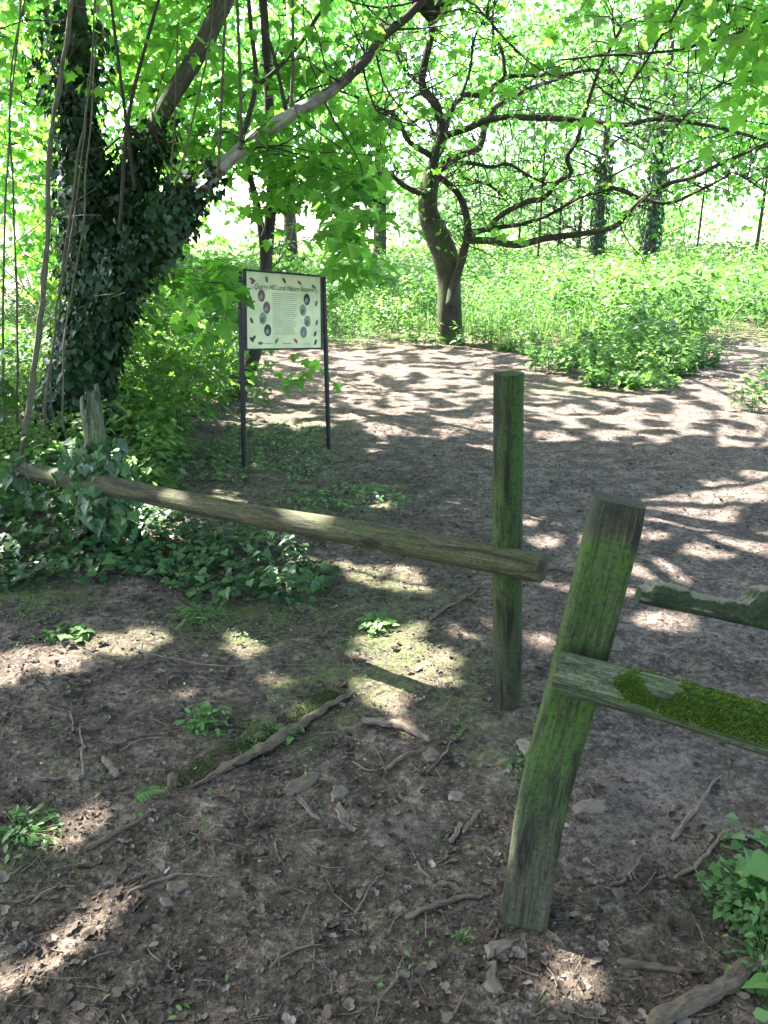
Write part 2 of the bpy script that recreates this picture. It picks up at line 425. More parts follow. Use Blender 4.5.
def plain(name, col, rough=.8, var=.0, spec=.3):
    m = NT(name)
    if var:
        n = m.noise(m.obj(), 25, 4, .6); c = m.mix(m.math('MULTIPLY', n, var), col, tuple(t * .3 for t in col))
    else: c = col
    return m.fin(m.pbr(c, rough, None, spec))

def litter_mat(name, stops):
    m = NT(name); c = m.ramp(m.attr('rnd').outputs['Fac'], stops)
    n = m.noise(m.obj(), 90, 3); c = m.mix(m.math('MULTIPLY', n, .6), c, (.03, .025, .02))
    return m.fin(m.pbr(c, .85, m.bump(n, .003, .5), .25))
M_LITTER = litter_mat('dead_leaf', [(0, (.030, .022, .015)), (.5, (.095, .070, .048)), (.85, (.17, .14, .11)), (1, (.27, .23, .19))])
M_CLOD = litter_mat('soil_crumb', [(0, (.03, .024, .02)), (.6, (.07, .056, .048)), (1, (.16, .135, .12))])
M_BARKPIECE = litter_mat('bark_flake', [(0, (.11, .088, .062)), (1, (.22, .185, .14))])

# moss with a furry surface
def moss_mat():
    m = NT('moss'); r = m.attr('rnd').outputs['Fac']
    return m.fin(m.pbr(m.ramp(r, [(0, (.028, .045, .008)), (.35, (.05, .10, .010)), (.75, (.085, .16, .014)), (1, (.17, .22, .05))]), .8, None, .2))
M_MOSS = moss_mat()
M_MOSSD = litter_mat('damp_moss', [(0, (.03, .045, .012)), (.6, (.06, .10, .018)), (1, (.11, .17, .035))])
M_METAL = plain('black_painted_steel', (.012, .013, .014), .5, .4)

# ------------------------------------------------------------------ GROUND
def axis_pts(lo_dense, hi_dense, step, lo, hi, grow=1.12):
    a = list(np.arange(lo_dense, hi_dense + 1e-6, step)); s = step
    while a[-1] < hi: s *= grow; a.append(a[-1] + s)
    s = step; b = []
    x = lo_dense
    while x > lo: s *= grow; x -= s; b.append(x)
    return np.array(b[::-1] + a)
xs = axis_pts(-3.2, 3.2, .017, -400, 400, 1.06)
ys = [0.75]
while ys[-1] < 500:
    y = ys[-1]; ys.append(y + max(.011, .0062 * y) * (1 if y < 14 else 1 + (y - 14) * .12))
s = .011; y = .75; b = []
while y > -200: s *= 1.25; y -= s; b.append(y)
ys = np.array(b[::-1] + ys)
GX, GY = np.meshgrid(xs, ys)
GZ = terrain(GX, GY, True)

def pathmask(x, y):
    """trodden earth: from the camera through the gap, opening out into the wide cross path"""
    c = 1.35 + .12 * (y - 1.5)
    near = (1 - sst(.55, 1.0, np.abs(x - c) / (.85 + .12 * y))) * (y < 8)
    wide = sst(5.0, 6.6, y + .25 * x + .6 * (noise(x * .9, y * .9, 0, 61) - .5)) * (1 - sst(10.3, 10.9, y + 1.35 * sst(1.5, 2.6, x) + .5 * (noise(x * 1.3, 0, 0, 63) - .5)))
    right = (1 - sst(.5, .9, np.abs(x - (3.75 + .42 * (y - 8)) + .25 * (noise(y * 1.5, 0, 0, 64) - .5)))) * sst(7.4, 8, y) * (1 - sst(11.7, 12.2, y))
    tongue = ((x - 3.0) / 1.1) ** 2 + ((y - 10.3) / .8) ** 2 < 1
    return np.clip(np.maximum.reduce([near * sst(1.0, 2.4, y), wide, right]), 0, 1)
PM = pathmask(GX, GY)
U, Vv = pix(np.stack([GX, np.maximum(GY, .3), GZ], -1))
moss = np.zeros_like(GX)
for cx, cy, a, b, st in [(30, 598, 70, 22, 1), (230, 625, 75, 28, .9), (385, 650, 55, 45, .75), (470, 690, 60, 50, .5), (270, 735, 70, 20, .9), (330, 690, 60, 40, .8),
                         (340, 600, 110, 40, .6), (300, 500, 120, 30, .55), (420, 600, 60, 30, .5), (30, 870, 50, 25, .6), (120, 640, 60, 20, .35), (620, 830, 30, 40, .2),
                         (500, 745, 60, 30, .5), (250, 440, 110, 35, .5), (590, 388, 90, 8, .5), (740, 900, 60, 80, .4)]:
    e = ((U - cx) / a) ** 2 + ((Vv - cy) / b) ** 2
    moss = np.maximum(moss, .95 * st * (1 - sst(.2, 1.7, e)) * (GY > .6))
moss = np.maximum(moss, sst(11.0, 12.5, GY) * .9 * (1 - PM))
moss = np.maximum(moss, sst(2.8, 4.5, -GX) * .5)
dry = np.zeros_like(GX)
for cx, cy, a, b, st in [(660, 800, 60, 70, .6), (600, 850, 60, 40, .5), (410, 830, 50, 25, .4), (740, 620, 60, 30, .35), (480, 900, 60, 20, .4)]:
    e = ((U - cx) / a) ** 2 + ((Vv - cy) / b) ** 2
    dry = np.maximum(dry, st * (1 - sst(.2, 1.3, e)) * (GY > .6))
ny, nx = GX.shape
I = np.arange(ny - 1)[:, None] * nx + np.arange(nx - 1)[None]
Q = np.stack([I, I + 1, I + nx + 1, I + nx], -1)
pf = PM[:-1, :-1] > .5
VV = np.stack([GX, GY, GZ], -1).reshape(-1, 3)
def submesh(name, Qs, kind):
    idx = np.unique(Qs); mp = np.zeros(len(VV), np.int32); mp[idx] = np.arange(len(idx))
    o = mk(name, VV[idx], mp[Qs], M_SOIL, None, {'moss': moss.ravel()[idx], 'path': PM.ravel()[idx], 'dry': dry.ravel()[idx]}, True)
    return tag(o, kind=kind)
submesh('ground', Q[~pf], 'structure')
submesh('path', Q[pf], 'structure')

def fine(x, y): return terrain(x, y, True)

# ------------------------------------------------------------------ LITTER (uncountable)
def scat(n, x0, x1, y0, y1, bias=1.6):
    y = y0 + (y1 - y0) * rng.random(n) ** bias; w = .35 + .75 * y
    x = np.clip(rng.uniform(-1, 1, n), -1, 1) * w
    return np.clip(x, x0, x1), y
x, y = scat(22000, -3.5, 3.5, .8, 7.5, 1.7)
pm = pathmask(x, y); k = rng.random(len(x)) > pm * .72; k &= noise(x * 2.5, y * 2.5, 0, 91) > .25
x, y = x[k], y[k]; n = len(x)
L = Leaves(SHRED)
ang = rng.uniform(0, 6.28, n)
L.add(np.column_stack([x, y, fine(x, y) + .003]), np.column_stack([np.cos(ang), np.sin(ang), rng.uniform(-.1, .35, n)]),
      np.array([0, 0, 1.]) + rand_unit(n) * .5, .006 + .030 * rng.random(n) ** 3.0, rng.random(n) ** 1.7)
x, y = scat(2400, -3.5, 3.5, .8, 7.5, 1.3); kk = (noise(x * 1.6, y * 1.6, 0, 95) > .52) & (pathmask(x, y) < .6); x, y = x[kk], y[kk]; n = len(x); ang = rng.uniform(0, 6.28, n)
L.add(np.column_stack([x, y, fine(x, y) + .006]), np.column_stack([np.cos(ang), np.sin(ang), rng.uniform(-.1, .3, n)]), np.array([0, 0, 1.]) + rand_unit(n) * .25, rng.uniform(.014, .042, n), rng.random(n) ** 1.2 * .8)
tag(L.build('leaf_litter', M_LITTER), 'crumbled dead leaves scattered over the dark soil', 'leaf litter', kind='stuff')
# crumbs and small stones
OCT = np.array([[1, 0, 0], [-1, 0, 0], [0, 1, 0], [0, -1, 0], [0, 0, 1], [0, 0, -1]], float)
OF = np.array([[0, 2, 4], [2, 1, 4], [1, 3, 4], [3, 0, 4], [2, 0, 5], [1, 2, 5], [3, 1, 5], [0, 3, 5]])
x, y = scat(45000, -3.5, 3.5, .8, 6.5, 1.7); k = noise(x * 3, y * 3, 0, 93) > .3; x, y = x[k], y[k]; n = len(x)
sz = .002 + .007 * rng.random(n) ** 4
V = OCT[None] * (sz[:, None, None] * rng.uniform(.6, 1.4, (n, 6, 1))) * np.array([1, 1, .7]) + np.column_stack([x, y, fine(x, y) + sz * .3])[:, None]
tag(mk('soil_crumbs', V.reshape(-1, 3), (OF[None] + (np.arange(n) * 6)[:, None, None]).reshape(-1, 3), M_CLOD, None, {'rnd': np.repeat(rng.random(n) ** 2, 6)}, False),
    'loose crumbs of earth and grit on the bare soil', 'soil crumbs', kind='stuff')
# fine twigs
T = Tubes()
x, y = scat(3400, -3.5, 3.5, .85, 6.5, 1.5)
for a, b in zip(x, y):
    if pathmask(a, b) > .5 and random.random() < .6: continue
    th = random.uniform(0, 6.28); l = random.uniform(.015, .10) * (1 if random.random() < .85 else 1.9); r = random.uniform(.0006, .0024)
    c = np.array([[a + math.cos(th) * l * t + random.uniform(-.1, .1) * l, b + math.sin(th) * l * t + random.uniform(-.1, .1) * l, 0] for t in (-.5, 0, .5)])
    c[:, 2] = fine(c[:, 0], c[:, 1]) + r + rng.uniform(0, .006, 3)
    T.add(c, r, r * .5, sides=4, sub=1, cap=False)
tag(T.build('twig_litter', M_STICK), 'fine broken twigs strewn over the soil', 'twig litter', kind='stuff')

# ------------------------------------------------------------------ FENCES
def board(name, path, wdir, w, t, mat, parent, top_round=0.0, n=34, wob=.035, label=None):
    """squared timber swept along a path; wdir = direction of its width"""
    C = catmull(np.asarray(path, float), max(2, n // (len(path) - 1))); m = len(C)
    d = unit(np.gradient(C, axis=0)); L_ = np.concatenate([[0], np.cumsum(np.linalg.norm(np.diff(C, axis=0), axis=1))])
    # rounded-rectangle section
    sec = []
    for sx, sy, a0 in ((1, 1, 0), (-1, 1, 90), (-1, -1, 180), (1, -1, 270)):
        rr = min(w, t) * .16
        for k in range(4):
            a = R(a0 + k * 30); sec.append((sx * (w / 2 - rr) + rr * math.cos(a), sy * (t / 2 - rr) + rr * math.sin(a)))
    # extra points on the long faces
    S = []
    for i in range(len(sec)):
        a = np.array(sec[i]); b_ = np.array(sec[(i + 1) % len(sec)]); S.append(a)
        if np.linalg.norm(b_ - a) > .03:
            for f in np.linspace(0, 1, 7)[1:-1]: S.append(a + (b_ - a) * f)
    S = np.array(S); k = len(S); rings = []; tu = []
    for i in range(m):
        u = np.array(wdir, float); u = unit(u - d[i] * np.dot(u, d[i])); v = np.cross(d[i], u)
        nz = 1 + wob * 2 * (fbm(S[:, 0] * 18 + 5, S[:, 1] * 18, L_[i] * 3, 55, 3) - .5)
        end = 1 - .09 * math.exp(-(L_[-1] - L_[i]) / .014) - .04 * math.exp(-L_[i] / .01)
        rings.append(C[i] + (S[:, 0] * nz * end)[:, None] * u + (S[:, 1] * nz * end)[:, None] * v)
        tu.append(np.column_stack([S, np.full(k, L_[i])]))
    V = np.concatenate(rings); ii = np.arange(m - 1)[:, None] * k; j = np.arange(k)[None]; j2 = (j + 1) % k
    Qd = np.stack([ii + j, ii + j2, ii + k + j2, ii + k + j], -1).reshape(-1, 4)
    tris = []; add = []; ta = []
    for e, rev in ((0, 1), (m - 1, 0)):
        c = C[e] + d[e] * (-.002 if rev else .004); ci = len(V) + len(add); add.append(c); ta.append([0, 0, L_[e]])
        a = e * k + np.arange(k); b_ = e * k + (np.arange(k) + 1) % k
        tris.append(np.stack([b_, a, np.full(k, ci)] if rev else [a, b_, np.full(k, ci)], -1))
    o = mk(name, np.vstack([V, add]), [Qd, np.concatenate(tris)], mat, parent, {'tuv': np.vstack([np.concatenate(tu), ta])}, True)
    if label: o['label'] = label
    try: o.data.set_sharp_from_angle(angle=R(50))
    except Exception: pass
    return o

def moss_fur(name, P, N, size, parent=None, mat=None, label=None):
    n = len(P); Lf = Leaves((np.array([[-.5, 0, 0], [.5, 0, 0], [0, 1, .0]]), np.array([[0, 1, 2]])))
    Lf.add(P, unit(N + rand_unit(n) * .7), rand_unit(n), size * rng.uniform(.5, 1.4, n))
    o = Lf.build(name, mat or M_MOSS, parent)
    if label: o['label'] = label
    return o

# left fence: round pole rail nailed to a round post, split old post at its far end
mp = gnd(506, 706); Ym = float(mp[1])
fl_ = thing('wooden_fence', 'long round pole rail between an upright round post and a split ivy-covered post', 'fence', mp)
top = at(509, 370, Ym + .01)
T = Tubes(); T.add([mp + [0, 0, -.15], mp + [.0, 0, .1], (mp + top) / 2, top - [0, 0, .01]], lambda t: .050 - .002 * t, sides=28, sub=10, rough=.05)
post_o = T.build('post', M_POST, fl_); post_o['label'] = 'dark upright round post, green with algae'
post_o.data.set_sharp_from_angle(angle=R(50))
Yl = 3.75
e0 = at(18, 470, Yl + .12); e1 = at(543, 568, Ym - .105)
T = Tubes(); T.add([e0, e0 * .75 + e1 * .25 + [0, 0, .004], (e0 + e1) / 2 + [0, 0, -.006], e0 * .25 + e1 * .75, e1], lambda t: .043 + .004 * t + .0012 * math.sin(t * 9), sides=24, sub=12, rough=.05)
ro = T.build('rail', M_RAIL, fl_); ro['label'] = 'long round pole rail sloping down to the right'
ro.data.set_sharp_from_angle(angle=R(50))
# split old post
sp = gnd(104, 556); sp = np.array([at(104, 500, Yl + .1)[0], Yl + .1, 0]); sp[2] = hz(sp[0], sp[1]) - .1
stp = at(88, 384, Yl + .02)
T = Tubes(); T.add([sp, sp * .5 + stp * .5, stp], lambda t: .060 - .010 * t, sides=26, sub=14, rough=.12, cap=False)
V = T.V[0]; zt = V[:, 2].max()
cx_ = V[-26:].mean(0); an = np.arctan2(V[:, 1] - cx_[1], V[:, 0] - cx_[0])
hfac = sst(zt - .22, zt, V[:, 2])
jag = .09 * noise(an * 2.2 + 3, 0, 0, 5) + .05 * noise(an * 7, 0, 0, 6)
V[:, 2] -= hfac * jag * 1.2; V[:, 2] += hfac * .05 * (np.cos(an) > .2)
# inner wall for the hollow top
n0 = len(V); last = V[-26:]; inner = last * .62 + cx_ * .38; deep = inner * .7 + cx_ * .3 - [0, 0, .13]
T.V[0] = np.vstack([V, inner - [0, 0, .008], deep]); T.T[0] = np.vstack([T.T[0], T.T[0][-26:], T.T[0][-26:] + [0, 0, .1]]); T.Rn[0] = np.ones(len(T.V[0]))
j = np.arange(26); j2 = (j + 1) % 26
T.P.append(np.stack([n0 - 26 + j, n0 - 26 + j2, n0 + j2, n0 + j], -1)); T.P.append(np.stack([n0 + j, n0 + j2, n0 + 26 + j2, n0 + 26 + j], -1))
so = T.build('post', M_OLD, fl_); so['label'] = 'old post with a split hollow top, wrapped in ivy'
# ivy round the split post foot
L = Leaves(IVY); n = 420
z = rng.random(n) ** .8 * .62; a = rng.uniform(0, 6.28, n); r = .065 + .10 * rng.random(n) * (1 - z * .7)
c0 = sp[None] + (stp - sp)[None] * (z[:, None])
out = np.column_stack([np.cos(a), np.sin(a), np.zeros(n)])
L.add(c0 + out * r[:, None] + [0, 0, .08], unit(out * .5 + np.array([0, 0, -.8]) + rand_unit(n) * .5), unit(out + [0, 0, .8] + rand_unit(n) * .4), rng.uniform(.035, .075, n))
n = 260; q_ = at(96, 484, Yl - .16) + rng.normal(size=(n, 3)) * [.085, .06, .085]
L.add(q_, unit(rand_unit(n) * .6 + [0, -.2, -.8]), unit(np.array([0, -.7, .7]) + rand_unit(n) * .5), rng.uniform(.03, .065, n))
n = 110; q_ = at(4, 482, Yl) + rng.normal(size=(n, 3)) * [.07, .07, .07]
L.add(q_, unit(rand_unit(n) * .6 + [0, -.2, -.8]), unit(np.array([0, -.7, .7]) + rand_unit(n) * .5), rng.uniform(.03, .065, n))
io = tag(L.build('post_ivy', M_IVYG), 'ivy clump wrapped round the split old fence post', 'ivy')
# nails at the crossing
# right fence
bp = gnd(524, 915); Yb = float(bp[1])
fr = thing('broken_fence', 'leaning squared post with a thick moss-covered rail and a broken rail behind', 'fence', bp)
tp = at(620, 500, Yb + .07)
md = at(572, 690, Yb + .05)
md2 = at(543, 800, Yb + .03)
board('post', [bp + (bp - md2) * .35, bp, md2, md, tp], (1, -.20, 0), .112, .080, M_PLANK, fr, label='leaning squared post streaked with green algae')
wd = unit(np.array([1, .12, 0]))
r0 = at(556, 672, Yb - .01); r0 = at(557, 671, md[1] - .075); r1 = at(775, 734, md[1] - .25); r2 = r1 + (r1 - r0) * 1.6
T = Tubes(); T.add([r0, r0 * .5 + r1 * .5 + [0, 0, .004], r1, r1 * .45 + r2 * .55, r2], lambda t: .0415 + .004 * math.sin(t * 14) * .5 + .004 * min(1, t * 5), sides=30, sub=16, rough=.13)
mr = T.build('rail', M_MRAIL, fr); mr['label'] = 'thick pale rail end with bright green moss along its top'
mr.data.set_sharp_from_angle(angle=R(55))
RV, RTU = T.V[0], T.T[0]
# moss cushion: geometry hugging the upper side of the rail
axis = unit(r1 - r0); up = unit(np.array([0, 0, 1]) - axis * axis[2]); sd = np.cross(axis, up)
Ltot = np.linalg.norm(r2 - r0)
n = 120000; l = rng.uniform(.10, Ltot * .8, n); a = rng.normal(-0.55, .70, n)
mask = fbm(l * 14, a * 1.6, 0, 8, 3)
cov = np.interp(l, [.10, .13, .15, .19, .21, .23, .30], [.75, .56, .42, .42, .50, .34, .20]) + .13 * np.maximum(0, -a - .75)
kk = (mask > cov + .15 * (rng.random(n) ** 2 - .35)) & (rng.random(n) < .25 + 8 * np.clip(mask - cov + .03, 0, .1)) & (np.abs(a + .3) < 1.5 - .5 * noise(l * 12, 3, 0, 2)) & (l > .12 - 0.02 * np.abs(a))
l, a = l[kk], a[kk]; n = len(l)
C0 = r0 + axis * l[:, None]
# follow the bend of the rail (quadratic sag is tiny) by snapping to nearest mesh vertex radius
nrm = up * np.cos(a)[:, None] - sd * np.sin(a)[:, None]
P_ = C0 + nrm * .0445
moss_fur('moss', P_ + nrm * (.001 + .007 * noise(l * 70, a * 6, 0, 4) * np.clip((mask[kk] - cov[kk]) * 9 + .4, 0, 1))[:, None], nrm, .0036, fr, label='bright green moss cushion on the rail')
# broken rail behind
Yr = Yb + .52
b0 = at(638, 592, Yr); b1 = at(700, 604, Yr - .03); b2 = at(768, 618, Yr - .06); b3 = b2 + (b2 - b0) * 1.1
bo = board('rail', [b0, b1, b2, b3], (0, .35, 1), .058, .085, M_BROKE, fr, n=110, wob=.16, label='broken weathered rail with a splintered upper edge')
me = bo.data; nv = len(me.vertices); co = np.empty(nv * 3, np.float32); me.vertices.foreach_get('co', co); co = co.reshape(-1, 3)
W = co + np.array(fr.location, np.float32)
t_ = (W[:, 0] - b0[0]) / (b2[0] - b0[0]); upf = W[:, 2] - (b0[2] + (b2[2] - b0[2]) * t_)
isup = sst(.0, .012, upf)
step = .048 * sst(.80, .93, t_ + .03 * noise(W[:, 1] * 60, 0, 0, 3)) + .012 * noise(t_ * 22, W[:, 1] * 60, 0, 12) + .006 * noise(t_ * 70, W[:, 1] * 90, 0, 13) - .014 * sst(.12, .0, t_) - .012 * (noise(t_ * 5, 3, 0, 14) > .6)
co[:, 2] += (isup * step).astype(np.float32); me.vertices.foreach_set('co', co.ravel()); me.update()
# its post beyond the right edge
q = np.array([b3[0] - .1, (b3[1] + r2[1]) / 2, 0]); q[2] = hz(q[0], q[1])
board('post', [q - [0, 0, .15], q + [0, 0, .5], q + [0, 0, .95]], (1, .1, 0), .12, .07, M_PLANK, fr)

# ------------------------------------------------------------------ SIGN
pl = gnd(244, 467); pr = gnd(329, 448)
tl = at(239.5, 271, pl[1]); tr = at(323.5, 275, pr[1])
sg = thing('information_sign', 'cream nature reserve information board on two thin black metal posts', 'sign', pl)
def box_between(a, b, w, name, mat, parent, wd=(1, 0, 0)):
    return board(name, [a, (a + b) / 2, b], wd, w, w, mat, parent, n=4, wob=0)
hd = unit(np.array([pr[0] - pl[0], pr[1] - pl[1], 0]))
box_between(pl - [0, 0, .1], tl, .026, 'post', M_METAL, sg, hd); box_between(pr - [0, 0, .1], tr, .026, 'post', M_METAL, sg, hd)
Yc = lambda px: None
def onsign(px, py):
    """the panel plane holds both posts (vertical plane)"""
    x, y, z = ray(px, py); nrm_ = np.array([-hd[1], hd[0], 0]); k = np.dot(nrm_, pl - np.array([0, 0, H]) + [0, 0, 0]) / (x * nrm_[0] + y * nrm_[1])
    return np.array([x * k, y * k, H + z * k])
A, B, Cc, D = onsign(246.5, 348.5), onsign(320.5, 347.5), onsign(319.8, 277), onsign(245.5, 271)
nf = np.array([hd[1], -hd[0], 0])         # toward the camera
def panel_pt(u, v, off=0.0):
    """u right 0..1, v down 0..1"""
    return (D * (1 - u) + Cc * u) * (1 - v) + (A * (1 - u) + B * u) * v + nf * off
def slab(name, u0, u1, v0, v1, off0, off1, mat, parent):
    P = [panel_pt(u, v, o) for o in (off0, off1) for u, v in ((u0, v1), (u1, v1), (u1, v0), (u0, v0))]
    Fq = [[0, 3, 2, 1], [4, 5, 6, 7], [0, 1, 5, 4], [1, 2, 6, 5], [2, 3, 7, 6], [3, 0, 4, 7]]
    return mk(name, P, np.array(Fq), mat, parent)
mpn = NT('board_face'); nn_ = mpn.noise(mpn.obj(), 9, 4); 
M_PANEL = mpn.fin(mpn.pbr(mpn.ramp(nn_, [(.35, (.44, .48, .24)), (.65, (.55, .58, .32))]), .4, None, .4))
pan = slab('panel', 0, 1, 0, 1, -.006, .006, M_PANEL, sg)
for uv in ((-.022, 0, -.02, 1.02), (1.0, 1.024, -.02, 1.02)): slab('frame', uv[0], uv[1], uv[2], uv[3], -.011, .011, M_METAL, sg)
slab('frame', -.022, 1.024, -.026, -.0, -.0135, .0135, M_METAL, sg); slab('frame', -.022, 1.024, 1.0, 1.024, -.0135, .0135, M_METAL, sg)
for u0, u1, v in ((-.095, -.022, .12), (-.095, -.022, .85), (1.024, 1.07, .22), (1.024, 1.07, .82)):
    slab('bracket', u0, u1, v, v + .03, -.006, .006, M_METAL, sg)
PC = {k: plain('print_' + k, c, .5) for k, c in dict(text=(.10, .14, .10), green=(.05, .12, .03), dark=(.02, .03, .02), brown=(.12, .06, .05), grey=(.16, .19, .14), rust=(.22, .05, .03), teal=(.07, .14, .12), ochre=(.40, .36, .16)).items()}
asp = np.linalg.norm(A - D) / np.linalg.norm(A - B)
def pp(u, v): return panel_pt(u, v, .0075)
def disc(us, vs, ru, mat, name, rot=0, ru2=None, parent=None, off=.0075):
    ru2 = ru if ru2 is None else ru2; P = []
    for k in range(18):
        a = k / 18 * 2 * math.pi; X, Y = ru * math.cos(a), ru2 * math.sin(a); c, s_ = math.cos(rot), math.sin(rot)
        P.append(panel_pt(us + X * c - Y * s_, vs + (X * s_ + Y * c) / asp, off))
    return mk(name, P, np.array([list(range(18))[::-1]]), mat, parent or pan_w)
pan_w = sg
for us, vs, c in ((.19, .30, 'brown'), (.255, .455, 'brown'), (.205, .60, 'grey'), (.265, .755, 'dark'), (.80, .32, 'dark'), (.745, .47, 'grey'), (.805, .625, 'grey'), (.75, .78, 'teal')):
    d0 = disc(us, vs, .046, PC[c], 'picture', 0, .062)
    e = disc(us - .008, vs + .02, .022, PC['grey' if c != 'grey' else 'green'], 'picture_detail', .6, .03, d0, .0085); e.parent = d0
    e.matrix_parent_inverse.identity()
for us, vs, c, rt in ((.26, .085, 'green', 1.4), (.49, .085, 'dark', .9), (.70, .10, 'rust', .6), (.05, .34, 'green', 1.0), (.06, .63, 'dark', 1.1), (.38, .90, 'green', -.9), (.64, .90, 'rust', .8),
                      (.935, .37, 'green', -1.2), (.94, .64, 'green', -1.3), (.915, .80, 'dark', -1.1), (.92, .92, 'dark', -1.2), (.90, .14, 'green', .5), (.94, .20, 'ochre', 1.3), (.07, .10, 'green', .3),
                      (.085, .13, 'rust', -.6), (.06, .88, 'dark', .8), (.085, .86, 'dark', -.8), (.17, .93, 'green', 0)):
    disc(us, vs, .034, PC[c], 'printed_leaf', rt, .016)
def bars(rows, mat, name):
    P = []; Fq = []
    for u0, u1, v, hgt in rows:
        b = len(P); P += [pp(u0, v + hgt), pp(u1, v + hgt), pp(u1, v), pp(u0, v)]; Fq.append([b, b + 1, b + 2, b + 3])
    return mk(name, P, np.array(Fq), mat, sg)
PC['faint'] = plain('print_faint', (.20, .24, .15), .5)
bars([(.33, .66 - .06 * random.random(), .26 + i * .027, .008) for i in range(21)] , PC['faint'], 'printed_text')['kind'] = 'stuff'
bars([(.22, .33, .93, .012), (.46, .58, .93, .015), (.75, .84, .94, .01)], PC['faint'], 'printed_text')['kind'] = 'stuff'
cu = bpy.data.curves.new('title', 'FONT'); cu.body = 'Quarry Hill Local Nature Reserve'; cu.size = .04 ; cu.shear = .35; cu.align_x = 'CENTER'; cu.offset = 0
cu.materials.append(PC['dark'])
to = bpy.data.objects.new('title_text', cu); link(to, sg)
from mathutils import Matrix, Vector
bpy.context.view_layer.update()
tm_ = bpy.data.meshes.new_from_object(to.evaluated_get(bpy.context.evaluated_depsgraph_get())); bpy.data.objects.remove(to)
tv = np.array([v.co[:] for v in tm_.vertices]); k_ = .80 / (tv[:, 0].max() - tv[:, 0].min())
for v_, c_ in zip(tm_.vertices, tv):
    v_.co = tuple(panel_pt(.50 + (c_[0] - (tv[:, 0].max() + tv[:, 0].min()) / 2) * k_, .215 - c_[1] * k_ * 1.3 / asp, .0095) - np.array(sg.location))
to = bpy.data.objects.new('title_text', tm_); link(to, sg)

# ------------------------------------------------------------------ TREES
LIT = np.concatenate([at(np.linspace(158, 215, 8), np.linspace(230, 172, 8), 5.65), at(np.linspace(255, 290, 3), np.linspace(140, 115, 3), 5.5)])  # limb points that get sun shafts cut through the crowns
def keep_sun(p):
    """leaves that would fall in a sun fleck's shaft are absent: that is where the crown has its gaps"""
    k = (p[:, 2] - 0.0) / SUN_DIR[2]
    g = p - SUN_DIR * k[:, None]
    hit = np.zeros(len(p), bool); r = np.where(p[:, 2] > 3.5, .025, .015)
    for a in range(7):
        dx, dy = (0, 0) if a == 6 else (math.cos(a * 1.047), math.sin(a * 1.047))
        hit |= sunmask(g[:, 0] + dx * r, g[:, 1] + dy * r)
    for t in LIT:
        v = p + SUN_DIR * 0 - t; al = v @ SUN_DIR; hit |= (al > .15) & (np.linalg.norm(v - al[:, None] * SUN_DIR, axis=1) < .12)
    return ~hit

def trace(pts, Y0, Y1, wob=.0):
    n = len(pts); out = []
    for i, (a, b) in enumerate(pts):
        t = i / max(1, n - 1); out.append(at(a, b, Y0 + (Y1 - Y0) * t + random.uniform(-wob, wob)))
    return np.array(out)

def twig_growth(T, C, r, n, length=(.3, .9), rad=.006, up=.2, ends=None, start=.15):
    m = len(C)
    for _ in range(n):
        i = random.randint(int(m * start), m - 1)
        l = random.uniform(*length); d = unit(rng.normal(size=3) * [1, 1, .7] + [0, 0, up]); p = C[i].copy(); P = [p.copy()]
        for k in range(4):
            d = unit(d + rng.normal(size=3) * .38 + [0, 0, .05]); p = p + d * l / 4; P.append(p.copy())
            if random.random() < .45:
                d2 = unit(d + rng.normal(size=3) * .8); l2 = l * random.uniform(.3, .6)
                P2 = [p, p + d2 * l2 * .5, p + unit(d2 + rng.normal(size=3) * .4) * l2]
                T.add(P2, rad * .5, rad * .15, sides=3, sub=2, cap=False)
                if ends is not None: ends.append(P2[-1])
        T.add(P, min(rad, r[i] * .8), rad * .25, sides=4, sub=2, cap=False)
        if ends is not None: ends.append(P[-1])

